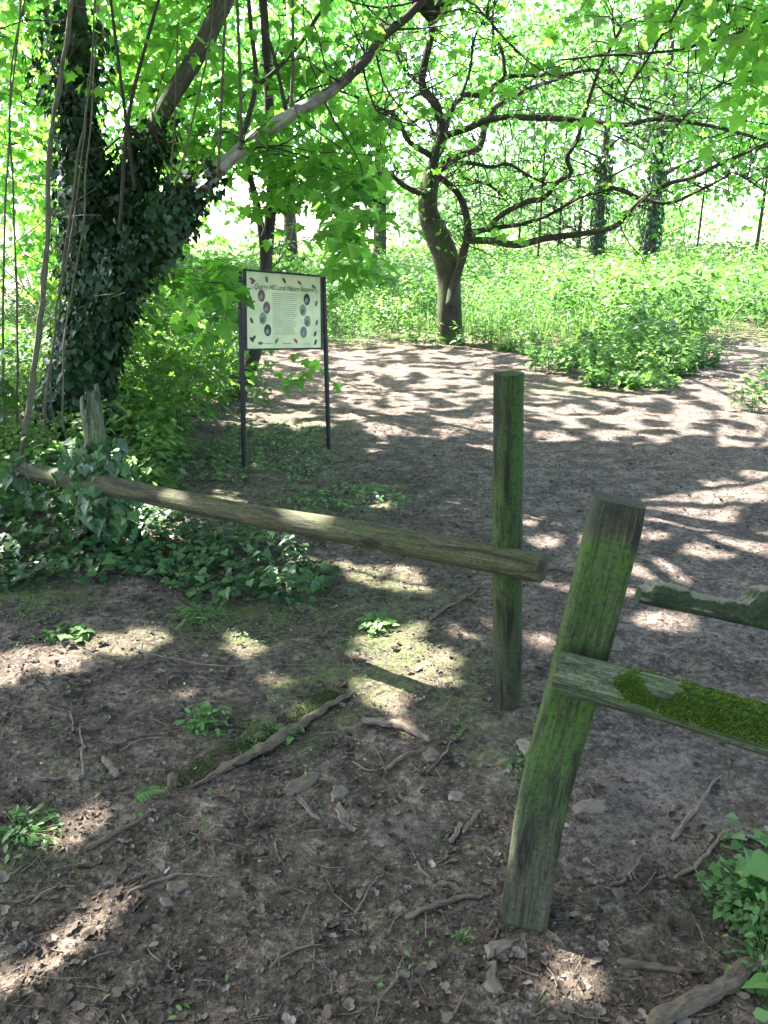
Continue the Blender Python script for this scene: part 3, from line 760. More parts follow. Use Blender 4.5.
# main tree
base = gnd(450, 343); Yt = float(base[1])
mt = thing('sycamore_tree', 'dark forked sycamore with long low spreading branches at the meadow edge', 'tree', base)
pxm = (Yt * CP + 1.6 * SP) / F     # metres per pixel there
T = Tubes(); T.add([base - [0, 0, .2], *trace([(450, 335), (449, 300), (448, 272), (444, 252), (436, 232), (429, 212), (429, 190), (433, 172)], Yt, Yt)],
                   lambda t: .92 * pxm * (17 - 4 * min(1, t * 5) + (3 if .5 < t < .62 else 0) * 0 - 4.5 * sst(.5, 1, t)), sides=20, sub=6, rough=.22)
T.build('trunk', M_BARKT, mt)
TW = Tubes(); ends = []
limbs = [
 ([(450, 306), (454, 284), (461, 262), (466, 242), (468, 228), (464, 207), (456, 191), (441, 178), (432, 172)], 7.5, 5, -.2, -.35),
 ([(466, 240), (492, 241), (518, 245), (547, 238), (587, 233), (614, 227), (625, 217), (644, 198), (668, 184), (693, 177), (722, 163), (768, 143), (830, 120)], 5.5, 1.8, -.3, -2.6),
 ([(467, 233), (495, 228), (521, 224), (547, 216), (580, 198), (610, 190)], 4.2, 1.5, -.3, -.9),
 ([(488, 230), (500, 216), (526, 202), (544, 198), (557, 182), (571, 173), (567, 158), (577, 140), (584, 116), (595, 81), (609, 51), (625, 22)], 4.5, 2.0, -.4, -2.2),
 ([(435, 170), (461, 163), (476, 164), (492, 167), (508, 164), (526, 174), (547, 185)], 3.5, 1.8, -.1, -.8),
 ([(445, 135), (469, 128), (484, 121), (510, 117), (536, 118), (580, 120), (625, 125), (655, 119), (706, 125), (768, 141), (830, 160)], 5.0, 1.6, 0, -1.5),
 ([(432, 165), (442, 146), (448, 120), (461, 96), (484, 94), (505, 78), (528, 75), (557, 75), (600, 70), (650, 80)], 5.5, 2.0, .2, .9),
 ([(505, 78), (502, 52), (494, 36), (493, 12), (500, -30)], 3.2, 1.5, .4, .8),
 ([(433, 172), (435, 156), (442, 130), (435, 104), (422, 86), (427, 52), (432, 26), (430, -30)], 8.5, 4.5, 0, .2),
 ([(438, 170), (458, 156), (479, 148), (484, 130), (494, 109), (515, 96), (536, 86), (567, 75), (600, 50)], 6.5, 2.0, .2, 1.4),
 ([(430, 155), (409, 141), (396, 117), (380, 109), (357, 97), (330, 88)], 4.5, 1.5, 0, -.6),
 ([(426, 196), (406, 187), (393, 177), (380, 170), (355, 165)], 4.5, 1.8, -.1, -.8),
 ([(603, 187), (622, 190), (641, 199), (668, 203), (690, 195), (722, 179), (736, 173), (768, 194)], 3.4, 1.0, -1.2, -2.2),
 ([(614, 99), (641, 106), (668, 116), (700, 112)], 3.0, 1.0, -.6, -1.0),
 ([(462, 178), (490, 186), (510, 205)], 2.4, 1.2, -.3, -.5),
 ([(461, 96), (470, 70), (474, 40), (485, 18), (498, 0)], 2.6, 1.2, .1, .2),
 ([(422, 86), (405, 70), (392, 45), (380, 20)], 2.8, 1.2, .2, .5),
 ([(442, 146), (430, 125), (424, 104)], 2.6, 1.2, .2, .5),
]
for pts, w0, w1, d0, d1 in limbs:
    T = Tubes(); C_, r_ = T.add(trace(pts, Yt + d0, Yt + d1, .06), pxm * w0 * .64, pxm * w1 * .50, sides=10, sub=5, rough=.22)
    T.build('branch', M_BARKD, mt)
    twig_growth(TW, C_, r_, 12 + int(len(pts) * 2.4), (.3, 1.2), .0085, .15, ends, .25)
tg = TW.build('twigs', M_TWIG, mt); tg['kind'] = 'stuff'
L = Leaves(MAPLE_LO)
E = np.array(ends); E = E[rng.random(len(E)) < .5]
sprays(L, None, E, 7, .35, .075)
P = np.concatenate([frus(330, 300, 900, -90, 80, Yt - 3, Yt + 3, .48, 1.1, 3), frus(280, 560, 900, 40, 200, Yt - 2.6, Yt + 2.5, .49, 1.3, 5), frus(60, 330, 440, 20, 170, Yt, Yt + 2.5, .48, 1.2, 6), frus(190, 400, 820, -20, 175, Yt - 2.2, Yt + 2.5, .45, 1.5, 9), frus(60, 440, 620, 20, 110, Yt + .5, Yt + 3, .48, 1.2, 7)])
sprays(L, None, P, 10, .5, .08)
# high crown (above the picture) that shades the path
n = 42000; q = np.column_stack([rng.uniform(-4.5, 6.5, n), rng.uniform(7.6, 14.2, n), 4.7 + 3.0 * rng.random(n)])
q = q[(fbm(q[:, 0] * .8, q[:, 1] * .8, q[:, 2] * .8, 14, 2) > .22)]; nn2 = len(q)
LH = Leaves(HEX); LH.add(q, unit(rand_unit(nn2) * [1, 1, .5]), unit(np.array([0, 0, 1.]) + rand_unit(nn2) * .5), rng.uniform(.10, .19, nn2))
L.build('crown', M_MAPLE, mt, keep_sun); LH.build('crown', M_CANOPY, mt, keep_sun)
T = Tubes()
for k in range(14):
    a = random.uniform(0, 6.28); l = random.uniform(2, 5); p0 = at(432, 20, Yt + .2)
    p1 = np.array([p0[0] + math.cos(a) * l, min(p0[1] + math.sin(a) * l * .7, 14), random.uniform(5.0, 6.8)])
    T.add([p0, p0 * .6 + p1 * .4 + [0, 0, .5], p1], .06, .012, sides=6, sub=5, rough=.1)
T.build('upper_branches', M_BARKD, mt)

# ivy-clad tree
ib = gnd(62, 468); Yi = 5.7; ib = at(62, 470, Yi); ib[2] = hz(ib[0], ib[1])
it = thing('ivy_clad_tree', 'leaning tree swathed in dark ivy with a forked top and a pale low limb', 'tree', ib)
T = Tubes(); C1, r1_ = T.add([ib - [0, 0, .2], *trace([(70, 430), (86, 350), (106, 270), (135, 170), (163, 112), (197, 55), (222, 5), (245, -60)], Yi, Yi + .3)], lambda t: .17 - .115 * sst(0, .75, t), sides=18, sub=8, rough=.18)
T.build('trunk', M_GREYB, it)
T = Tubes(); C2, r2_ = T.add(trace([(98, 300), (86, 220), (80, 130), (78, 50), (74, -60)], Yi, Yi + .1), .10, .05, sides=12, sub=8, rough=.15); T.build('branch', M_BARKD, it)
T = Tubes(); C3, r3_ = T.add(trace([(78, 380), (105, 305), (132, 262), (165, 222), (200, 187), (240, 150), (290, 115), (330, 92), (365, 60), (384, 36), (410, 14), (450, -30)], Yi, Yi - .5, .015), lambda t: .080 - .062 * t ** .8, sides=18, sub=10, rough=.3)
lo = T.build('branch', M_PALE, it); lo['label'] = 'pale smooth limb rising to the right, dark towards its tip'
for pts, w in (([(218, 178), (221, 110), (226, 0), (228, -40)], 2.6), ([(241, 150), (240, 80), (236, -30)], 2.8), ([(291, 113), (293, 50), (292, -30)], 2.9), ([(255, 87), (277, 69), (303, 40), (317, 17), (340, -10)], 3.4),
               ([(241, 142), (247, 122), (256, 80), (250, 17), (247, -30)], 4.2), ([(286, 110), (274, 57), (263, 20), (258, -20)], 3.2), ([(165, 215), (180, 170), (195, 110), (210, 40), (214, -20)], 1.8), ([(170, 190), (175, 110), (178, 20)], 1.6),
               ([(120, 230), (128, 120), (150, 30), (165, -20)], 3.4), ([(135, 190), (122, 90), (108, -20)], 3.0)):
    T = Tubes(); Ca, ra = T.add(trace(pts, Yi - .3, Yi - .35), w * Yi / F * .55, w * Yi / F * .4, sides=8, sub=5, rough=.12); T.build('branch', M_STEM if w < 3 else M_BARKD, it)
TW = Tubes(); ends = []
for C_, r_, n_ in ((C3, r3_, 32), (C1, r1_, 14), (C2, r2_, 10)): twig_growth(TW, C_, r_, n_, (.4, 1.2), .007, .3, ends, .35)
o = TW.build('twigs', M_TWIG, it); o['kind'] = 'stuff'
# ivy on it
L = Leaves(IVY)
def ivy_on(C, r, t0, t1, n, thick, size=(.020, .078)):
    m = len(C); i = rng.integers(int(t0 * m), max(int(t1 * m), int(t0 * m) + 1), n); a = rng.uniform(0, 6.28, n)
    out = np.column_stack([np.cos(a), np.sin(a), np.zeros(n)])
    kp = fbm(C[i, 0] * 4 + 1.5 * np.cos(a), C[i, 1] * 4 + 1.5 * np.sin(a), C[i, 2] * 4, 29, 3) > .40
    i, a, out = i[kp], a[kp], out[kp]; n = len(i)
    cl = fbm(C[i, 0] * 3 + np.cos(a), C[i, 1] * 3 + np.sin(a), C[i, 2] * 3, 19, 2)
    rad = np.asarray(r)[i] + thick * (.15 + 1.5 * np.maximum(0, cl - .3)) * rng.random(n) ** .6
    p = C[i] + out * rad[:, None] + rng.normal(size=(n, 3)) * [.03, .03, .07]
    L.add(p, unit(out * .5 + np.array([0, 0, -.9]) + rand_unit(n) * .55), unit(out + [0, 0, .6] + rand_unit(n) * .5), size[0] + (size[1] - size[0]) * rng.random(n) ** 1.5, np.clip(rng.random(n) ** 1.3, 0, 1))
ivy_on(C1, r1_, 0, .50, 14000, .20); ivy_on(C1, r1_, .50, .62, 1300, .14)
ivy_on(C2, r2_, 0, .60, 3400, .17); ivy_on(C2, r2_, .60, .84, 1200, .30); ivy_on(C3, r3_, 0, .34, 7000, .22); ivy_on(C3, r3_, .33, .42, 420, .15)
o = L.build('ivy', M_IVY, it); o['label'] = 'dark glossy ivy leaves covering the trunk'
L = Leaves(MAPLE_LO); E = np.array(ends)
sprays(L, None, E[rng.random(len(E)) < .55], 7, .4, .085)
P = np.concatenate([frus(110, -60, 380, -80, 90, 6.0, 8.5, .47, 1.4, 8), frus(60, 150, 400, 60, 170, 6.0, 8.0, .50, 1.4, 9)])
sprays(L, None, P, 9, .45, .09)
n = 62000; q = np.column_stack([rng.uniform(-8.5, 1.2, n), rng.uniform(2.2, 9.2, n), 4.3 + 3.4 * rng.random(n)])  # high crown above the view, shaped to shade the foreground
q = q[(fbm(q[:, 0] * .8, q[:, 1] * .8, q[:, 2] * .8, 15, 2) > .2)]; nn2 = len(q)
LH = Leaves(HEX); LH.add(q, unit(rand_unit(nn2) * [1, 1, .5]), unit(np.array([0, 0, 1.]) + rand_unit(nn2) * .5), rng.uniform(.10, .19, nn2))
L.build('crown', M_MAPLE, it, keep_sun); LH.build('crown', M_CANOPY, it, keep_sun)
T = Tubes()
for k in range(16):
    a = random.uniform(0, 6.28); l = random.uniform(2, 4.5); p0 = C1[-1]
    p1 = np.array([p0[0] + math.cos(a) * l, p0[1] + math.sin(a) * l * .9, random.uniform(4.8, 6.6)])
    T.add([p0, p0 * .6 + p1 * .4 + [0, 0, .5], p1], .055, .012, sides=6, sub=5, rough=.1)
T.build('upper_branches', M_BARKD, it)

# small tree behind the sign
sb = gnd(240, 398); Ys = float(sb[1])
st_ = thing('young_tree', 'slender dark tree with a twin stem standing behind the information board', 'tree', sb)
T = Tubes(); Ca, ra = T.add([sb - [0, 0, .1], *trace([(240, 392), (252, 360), (262, 320), (266, 266), (269, 229), (272, 195), (271, 150), (268, 80), (262, -20)], Ys, Ys)], .075, .03, sides=12, sub=6, rough=.15); T.build('trunk', M_BARKD, st_)
T = Tubes(); Cb, rb = T.add(trace([(265, 268), (262, 235), (256, 200), (246, 160), (238, 110)], Ys, Ys - .3), .04, .018, sides=8, sub=5, rough=.1); T.build('branch', M_BARKD, st_)
T = Tubes(); Cd, rd = T.add(trace([(271, 200), (285, 190), (320, 189), (350, 192), (385, 205)], Ys, Ys - 1.0), .02, .008, sides=6, sub=5, rough=.1); T.build('branch', M_BARKD, st_)
T = Tubes(); Ce, re_ = T.add(trace([(272, 215), (300, 196), (335, 178), (380, 150)], Ys, Ys - .8), .016, .007, sides=6, sub=5, rough=.1); T.build('branch', M_BARKD, st_)
TW = Tubes(); ends = []
for C_, r_ in ((Ca, ra), (Cb, rb), (Cd, rd), (Ce, re_)): twig_growth(TW, C_, r_, 22, (.3, 1.0), .006, .2, ends, .4)
o = TW.build('twigs', M_TWIG, st_); o['kind'] = 'stuff'
L = Leaves(MAPLE)
T = Tubes()
P = np.concatenate([frus(46, 250, 375, 150, 235, 5.2, 7.2, .48, 2, 22), frus(9, 345, 390, 235, 290, 5.4, 6.5, .46, 2, 23), frus(9, 320, 370, 210, 255, 4.6, 5.6, 0, 2, 24), frus(60, 150, 330, 60, 170, 5.6, 7.5, .48, 2, 25),
                    frus(9, 190, 226, 270, 340, 4.6, 5.2, 0), frus(12, 150, 235, 250, 330, 5.6, 7, 0), frus(4, 255, 320, 356, 392, 6.3, 6.8, 0), frus(14, 300, 385, 90, 190, 6, 8, .46, 2, 26)])
sprays(L, T, P, 8, .42, .105, -.15, .45)
tag(T.build('leaf_stalks', M_TWIG, st_), kind='stuff')
L.build('crown', M_MAPLE, st_, keep_sun)

# tree beyond the right edge whose boughs hang into the top right corner
rb_ = np.array([6.2, 4.6, hz(6.2, 4.6)])
rt = thing('overhanging_maple', 'maple whose leafy boughs hang across the top right corner', 'tree', rb_)
T = Tubes(); T.add([rb_ - [0, 0, .2], rb_ + [-.1, .1, 1.5], rb_ + [-.4, .5, 3.2], rb_ + [-.5, .8, 5]], .22, .12, sides=16, sub=6, rough=.15); T.build('trunk', M_BARK, rt)
TW = Tubes(); ends = []
jn = rb_ + np.array([-.4, .5, 3.2])
for pts, w0, w1 in (([(768, 20), (744, 32), (717, 39), (682, 49), (649, 53), (609, 55), (560, 60)], .022, .006), ([(760, -120), (705, -60), (682, 0), (660, 38), (644, 65), (628, 89), (622, 112)], .02, .006), ([(768, -40), (735, -10), (724, 30), (715, 60)], .012, .004), ([(790, 60), (740, 75), (700, 100), (665, 140)], .012, .004)):
    tr_ = trace(pts, 6.4, 6.0); T = Tubes(); C_, r_ = T.add(np.vstack([[jn, (jn + tr_[0]) / 2 + [0, 0, .2]], tr_]), .05 if w0 > .015 else .03, w1, sides=8, sub=5, rough=.12, power=.5); T.build('branch', M_BARKD, rt)
    twig_growth(TW, C_, r_, 16, (.3, .8), .005, .0, ends, .4)
o = TW.build('twigs', M_TWIG, rt); o['kind'] = 'stuff'
L = Leaves(MAPLE); T = Tubes()
P = np.concatenate([frus(110, 570, 900, -90, 100, 5.4, 8.2, .49, 1.6, 31), frus(16, 660, 880, 80, 170, 6.0, 8.0, .50, 1.6, 32), frus(40, 420, 600, -60, 40, 6.5, 9, .45, 1.6, 33)])
sprays(L, T, P, 9, .5, .115, -.15, .45)
tag(T.build('leaf_stalks', M_TWIG, rt), kind='stuff')
n = 17000; q = np.column_stack([rng.uniform(1.2, 9.5, n), rng.uniform(-3.0, 5.2, n), 4.0 + 3 * rng.random(n)]); 
LH = Leaves(HEX); LH.add(q, unit(rand_unit(n) * [1, 1, .5]), unit(np.array([0, 0, 1.]) + rand_unit(n) * .5), rng.uniform(.10, .18, n))  # unseen high crown, enlarged here to hold back sky light
L.build('crown', M_MAPLE, rt, keep_sun); LH.build('crown', M_CANOPY, rt, keep_sun)
# unseen trees added behind the camera to darken the shade
for bx_, by_, lb in ((-2.6, -3.2, 'broad unseen maple added behind the camera on the left to deepen the shade'), (2.4, -4.5, 'broad unseen maple added behind the camera on the right to deepen the shade')):
    q0 = np.array([bx_, by_, hz(bx_, by_)]); wt = thing('added_shade_tree', lb, 'tree', q0, 'shade trees added behind the camera')
    T = Tubes(); T.add([q0 - [0, 0, .2], q0 + [.1, 0, 2], q0 + [0, .1, 5.5]], .24, .1, sides=14, sub=5, rough=.15); T.build('trunk', M_BARK, wt)
    T = Tubes()
    for k in range(9):
        a = k * .7; T.add([q0 + [0, 0, 2.6 + k * .25], q0 + [math.cos(a) * 1.6, math.sin(a) * 1.6, 4 + k * .2], q0 + [math.cos(a) * 3.4, math.sin(a) * 3.4, 4.6 + k * .25]], .07, .015, sides=6, sub=4, rough=.1)
    T.build('branches', M_BARKD, wt)
    n = 15000; u = rand_unit(n) * rng.random((n, 1)) ** .4; q = q0 + [0, 0, 4.6] + u * [4.8, 4.6, 2.6]
    LH = Leaves(HEX); LH.add(q, unit(rand_unit(n) * [1, 1, .5]), unit(np.array([0, 0, 1.]) + rand_unit(n) * .5), rng.uniform(.12, .2, n)); LH.build('crown', M_CANOPY, wt, keep_sun)

# saplings / poles at far left
def pole(label, pts, Y, r, mat=M_STEM, grp=None):
    p = trace(pts, Y, Y + .1); b_ = p[0].copy(); b_[2] = hz(b_[0], b_[1]) - .05
    t_ = thing('hazel_pole', label, 'sapling', b_, grp)
    q = catmull(np.vstack([[b_], p]), 4); q[2:] += rng.normal(size=(len(q) - 2, 3)) * [.004, .004, .0]
    T = Tubes(); T.add(q, lambda t: r * (1 - .45 * t) * (1 + .10 * math.sin(t * 61)), sides=10, sub=3, rough=.25)
    for _ in range(4):
        q = p[random.randint(1, len(p) - 1)]; T.add([q, q + rng.normal(size=3) * .12 + [0, 0, .1], q + rng.normal(size=3) * .25 + [0, 0, .2]], r * .25, r * .1, sides=4, sub=2, cap=False)
    T.build('stem', mat, t_)
pole('thickest bare hazel pole rising through the left foliage, tallest of the stems', [(24, 450), (31, 399), (38, 336), (46, 265), (50, 150), (62, 65), (75, -20), (80, -70)], 4.6, .019)
pole('thin pole just right of the thickest hazel pole', [(45, 420), (55, 330), (66, 240), (80, 150), (92, 60), (98, -30)], 4.9, .009)
pole('thin straight stem by the left picture edge', [(4, 440), (3, 300), (8, 150), (20, 0), (24, -40)], 5.0, .008)
pole('thin stem between the left picture edge and the thickest pole', [(18, 430), (17, 300), (14, 200), (10, 90), (30, -30)], 5.2, .008)
pole('slender stem in front of the ivy trunk', [(62, 400), (70, 300), (82, 230), (90, 120), (96, 40)], 4.8, .007)
pole('slender stem against the ivy trunk leaning right', [(50, 380), (62, 290), (76, 200), (87, 110), (90, 60)], 5.0, .006)

# ------------------------------------------------------------------ SHRUBS and undergrowth
def shrub(name, label, cx, cy, rx, ry, h, n, leaf, mat, tm=MAPLE_LO, z0=.0, group=None, cat='shrub', seed=1, thr=.42, stems=7):
    b_ = np.array([cx, cy, hz(cx, cy)]); t_ = thing(name, label, cat, b_, group)
    T = Tubes(); L = Leaves(tm); C = []
    tries = 0
    while len(C) < n and tries < n * 30:
        tries += 1
        u = rand_unit(1)[0] * random.random() ** .4
        p = b_ + np.array([u[0] * rx, u[1] * ry, z0 + (h - z0) * (.5 + .5 * u[2])])
        if fbm(p[0] * 2.5, p[1] * 2.5, p[2] * 2.5, seed, 2) > thr: C.append(p)
    sprays(L, T, C, 8, .32, leaf, -.1, .5)
    L.build('foliage', mat, t_); T.build('twigs', M_TWIG, t_)
    T = Tubes()
    for k in range(stems):
        c = C[random.randrange(len(C))]; T.add([b_ + [random.uniform(-.1, .1), random.uniform(-.1, .1), -.05], (b_ + c) / 2 + rng.normal(size=3) * .08, c], .010, .004, sides=5, sub=4)
    T.build('stems', M_STEM, t_)
    return t_
def gxy(px, py): g = gnd(px, py); return float(g[0]), float(g[1])
x_, y_ = gxy(175, 430); shrub('elder_shrub', 'loose green shrub behind the split post', x_, y_, .75, .5, .85, 75, .07, M_SHRUB, seed=2)
x_, y_ = gxy(130, 410); shrub('elder_shrub', 'tall leafy shrub between the ivy trunk and the split post', x_, y_, .6, .7, 1.6, 150, .08, M_SHRUB, seed=3)
x_, y_ = gxy(205, 400); shrub('elder_shrub', 'low green shrub left of the young tree foot', x_, y_, .6, .6, .75, 70, .07, M_SHRUB, seed=4)
x_, y_ = gxy(260, 380); shrub('elder_shrub', 'low dark shrub at the young tree foot behind the board', x_ - .4, y_, .6, .5, .5, 40, .07, M_SHRUB, seed=5)
shrub('hazel_shrub', 'bright leafy hazel filling the far left edge', -4.3, 7.8, 1.6, 1.4, 4.2, 240, .10, M_MAPLE, seed=6, thr=.40)
shrub('hazel_shrub', 'dark leafy hazel at the left edge behind the rail end', -2.75, 4.7, .5, .5, 1.7, 90, .075, M_IVYG, seed=7, thr=.36)
shrub('hazel_shrub', 'light green hazel beyond the leaning pale limb', -2.9, 9.6, 1.5, 1.2, 4.4, 230, .10, M_MAPLE, seed=8, thr=.47)
shrub('hazel_shrub', 'bright hazel bush left of the information board, far side of the path', -5.2, 12.5, 2.4, 1.6, 3.4, 200, .11, M_MAPLE, seed=9, thr=.45)
shrub('hazel_shrub', 'sunlit bush behind the information board across the path', -1.9, 13.5, 1.0, 1.0, 1.6, 90, .09, M_MEADOW, seed=10, thr=.4)

# ivy ground cover
def cover(name, label, mask, box, n, tm, mat, size, hgt, cat='ground cover', tilt=.5, sink=.0):
    x = rng.uniform(box[0], box[1], n); y = rng.uniform(box[2], box[3], n); k = mask(x, y); x, y = x[k], y[k]; n = len(x)
    z = terrain(x, y) + .01 + hgt * rng.random(n) * (.3 + noise(x * 3, y * 3, 0, 71))
    a = rng.uniform(0, 6.28, n); L = Leaves(tm)
    L.add(np.column_stack([x, y, z]), np.column_stack([np.cos(a), np.sin(a) - .4, rng.uniform(-.5, .1, n)]), unit(np.array([0, -.25, 1.]) + rand_unit(n) * tilt), rng.uniform(*size, n))
    return tag(L.build(name, mat, zmin=.004), label, cat, kind='stuff')
def ivymask(x, y):
    u, v = pix(np.stack([x, y, terrain(x, y)], -1)); w = noise(x * 4, y * 4, 0, 72) - .5
    e1 = ((u - 60) / 175) ** 2 + ((v - 545) / 48) ** 2; e2 = ((u - 220) / 90) ** 2 + ((v - 565) / 34) ** 2; e3 = ((u - 285) / 50) ** 2 + ((v - 590) / 18) ** 2
    e4 = ((u - 30) / 130) ** 2 + ((v - 480) / 60) ** 2
    return (np.minimum.reduce([e1, e2, e3, e4]) + w * .9 < 1)
cover('ivy_carpet', 'dark green ivy carpet under the left end of the rail', ivymask, (-3.2, .1, 2.6, 6.5), 21000, IVY, M_IVYG, (.018, .062), .13)
def herbmask(x, y):
    u, v = pix(np.stack([x, y, terrain(x, y)], -1))
    e = np.minimum.reduce([((u - 330) / 60) ** 2 + ((v - 500) / 14) ** 2, ((u - 215) / 70) ** 2 + ((v - 462) / 20) ** 2, ((u - 270) / 60) ** 2 + ((v - 440) / 14) ** 2, ((u - 300) / 50) ** 2 + ((v - 470) / 14) ** 2, ((u - 380) / 30) ** 2 + ((v - 500) / 10) ** 2])
    return e + (noise(x * 7, y * 7, 0, 73) - .5) * 1.6 < .8
cover('woodland_herbs', 'small light green seedlings and grass around the sign posts', herbmask, (-2.6, .3, 3.8, 8), 9000, OVAL, M_HERB, (.02, .05), .06)
def mossmask(x, y):
    u, v = pix(np.stack([x, y, terrain(x, y)], -1))
    e = np.minimum.reduce([((u - cx) / a) ** 2 + ((v - cy) / b) ** 2 for cx, cy, a, b in [(25, 600, 60, 18), (240, 625, 60, 20), (390, 640, 45, 30), (265, 738, 60, 16), (475, 700, 50, 40), (330, 600, 90, 30), (195, 612, 25, 18), (40, 640, 30, 12)]])
    return e + (noise(x * 11, y * 11, 0, 74) - .5) * 2.2 < .55
cover('moss_tufts', 'moss and tiny grass blades patching the soil', mossmask, (-2.5, 1.0, 1.4, 4.4), 26000, BLADE, M_HERB, (.012, .04), .008, tilt=.8)
tinym = lambda x, y: (noise(x * 5, y * 5, 0, 75) > .56) & (rng.random(x.shape) < .6) & (pathmask(x, y) < .6)
cover('seedlings', 'tiny seedlings dotted over the bare soil', tinym, (-2.2, 1.6, 1.0, 5.0), 6500, OVAL, M_HERB, (.006, .020), .012)
# undergrowth filling the left edge behind the fence
def undm(x, y):
    u, v = pix(np.stack([x, y, terrain(x, y)], -1)); return (u < 125 + 75 * noise(x * 2, y * 2, 0, 5) + 60 * sst(440, 400, v)) & (x > -5) & (y > 4.2)
o = cover('bramble_undergrowth', 'dense mixed undergrowth behind the left part of the rail', undm, (-5.5, -.8, 4.2, 10.0), 26000, OVAL, M_SHRUB, (.04, .09), .40)

# meadow: nettles and cow parsley standing beyond the path
def plant(L, x, y, h, ls, nn):
    if 1:
        z0 = hz(x, y); lean = rng.normal(size=2) * .08
        k = nn; t = (np.arange(k) + .5) / k; t = .15 + .85 * t
        a = rng.uniform(0, 6.28) + np.arange(k) * 1.57 + rng.normal(size=k) * .3
        P = np.column_stack([x + lean[0] * t * h * 2, y + lean[1] * t * h * 2, z0 + h * t])
        d = np.column_stack([np.cos(a), np.sin(a), rng.uniform(-.5, .2, k)])
        L.add(P, d, unit(np.array([0, 0, 1.]) + rand_unit(k) * .75), ls * rng.uniform(.5, 1.3, k), np.clip(t * .3 + rng.random(k) * .35 + .6 * (float(noise(x * 1.6, y * 1.6, 0, 83)) - .3), 0, 1))
def meadow():
    L = Leaves(OVAL); n = 0
    while n < 6600:
        y = 8.9 + 11 * random.random() ** 1.35; x = random.uniform(-6, 2 + y * .62)
        if y < 11.1 and x < 1.5: continue
        if y < 9.4 and random.random() < .6: continue
        if pathmask(np.array([x]), np.array([y]))[0] > .4 or float(noise(x * 1.8, y * 1.8, 0, 84)) < .22: continue
        edge = sst(10.4, 12.2, y + .8 * (noise(x * .8, 0, 0, 81) - .5) - .0)
        h = (.20 + .62 * float(edge)) * random.uniform(.75, 1.15) + .5 * (float(noise(x * .9, y * .9, 0, 82)) - .5)
        if y < 12 and pathmask(np.array([x]), np.array([y - .45]))[0] > .4: h *= .5
        big = float(noise(x * 1.1, y * 1.1, 0, 86)) > .62
        plant(L, x, y, max(h, .08) * (1.15 if big else 1), (.13 if big else .065) if y < 15 else .12, (8 if big else 15) if y < 14 else 9); n += 1
    n = 0
    while n < 2500:
        y = 20 + 22 * random.random(); x = random.uniform(-8, 2 + y * .6); plant(L, x, y, random.uniform(.5, .9), .2, 6); n += 1
    return L
def grass():
    L = Leaves((BLADE[0] * [.28, 1, 1], BLADE[1])); n = 7000; y = 9 + 9 * rng.random(n) ** 1.4; x = rng.uniform(-5, 1, n) + rng.random(n) * (1 + y * .62)
    k = (pathmask(x, y) < .4) & ~((y < 11) & (x < 1.4)) & (noise(x * 1.3, y * 1.3, 0, 88) > .45); x, y = x[k], y[k]; n = len(x)
    L.add(np.column_stack([x, y, terrain(x, y)]), unit(np.column_stack([rng.normal(size=(n, 2)) * .28, np.ones(n)])), unit(rand_unit(n) + [0, -1, 0]), rng.uniform(.25, .85, n) * (.5 + .5 * sst(10.5, 12, y)), rng.uniform(.5, 1, n)); return L
tag(grass().build('meadow_grass', M_MEADOW), 'tall thin grass stems standing among the glade herbs', 'grass', kind='stuff')
tag(meadow().build('meadow_plants', M_MEADOW), 'bright sunlit nettles and herbs filling the glade beyond the path', 'meadow plants', kind='stuff')

def herb(label, px, py, r, h, n, leaf, tm=OVAL, mat=M_HERB, group=None, name='herb_plant', cat='plant', spread=1.0, Yover=None):
    g = gnd(px, py); t_ = thing(name, label, cat, g, group); L = Leaves(tm); T = Tubes()
    for k in range(n):
        a = random.uniform(0, 6.28); rr = r * math.sqrt(random.random()); z = h * (1 - .5 * (rr / r) ** 2) * random.uniform(.5, 1)
        p = np.array([g[0] + math.cos(a) * rr, g[1] + math.sin(a) * rr, 0]); p[2] = hz(p[0], p[1]) + z
        T.add([[g[0] + (p[0] - g[0]) * .3, g[1] + (p[1] - g[1]) * .3, g[2] - .005], (g + p) / 2 + [0, 0, z * .2], p], .0016, .0009, sides=3, sub=2, cap=False)
        d = unit(np.array([math.cos(a), math.sin(a), random.uniform(-.5, .1)]) * .5 + rand_unit(1)[0] * [.9, .9, .3])
        L.add(p, d, unit(np.array([0, -.1, 1.]) + rand_unit(1)[0] * .4 * spread), leaf * random.uniform(.6, 1.25))
        if random.random() < .5:
            q = p * .6 + g * .4; q[2] = p[2] * .7 + g[2] * .3; L.add(q, rand_unit(1)[0] * [1, 1, .3], unit(np.array([0, 0, 1.]) + rand_unit(1)[0] * .4), leaf * .7)
    L.build('leaves', mat, t_); T.build('stems', M_HERB, t_)
    return t_
def clump(label, px, py, r, h, group=None):
    g = gnd(px, py); t_ = thing('nettle_clump', label, 'nettles', g, group); L = Leaves(OVAL); T = Tubes()
    for k in range(int(16 + r * 50)):
        a = random.uniform(0, 6.28); rr = r * math.sqrt(random.random()); x, y = g[0] + math.cos(a) * rr, g[1] + math.sin(a) * rr * .8; hh = h * random.uniform(.5, 1.1)
        plant(L, x, y, hh, .07, 11); z = hz(x, y); T.add([[x, y, z - .02], [x, y, z + hh * .6]], .004, .002, sides=3, sub=1, cap=False)
    L.build('leaves', M_MEADOW, t_); T.build('stems', M_HERB, t_)
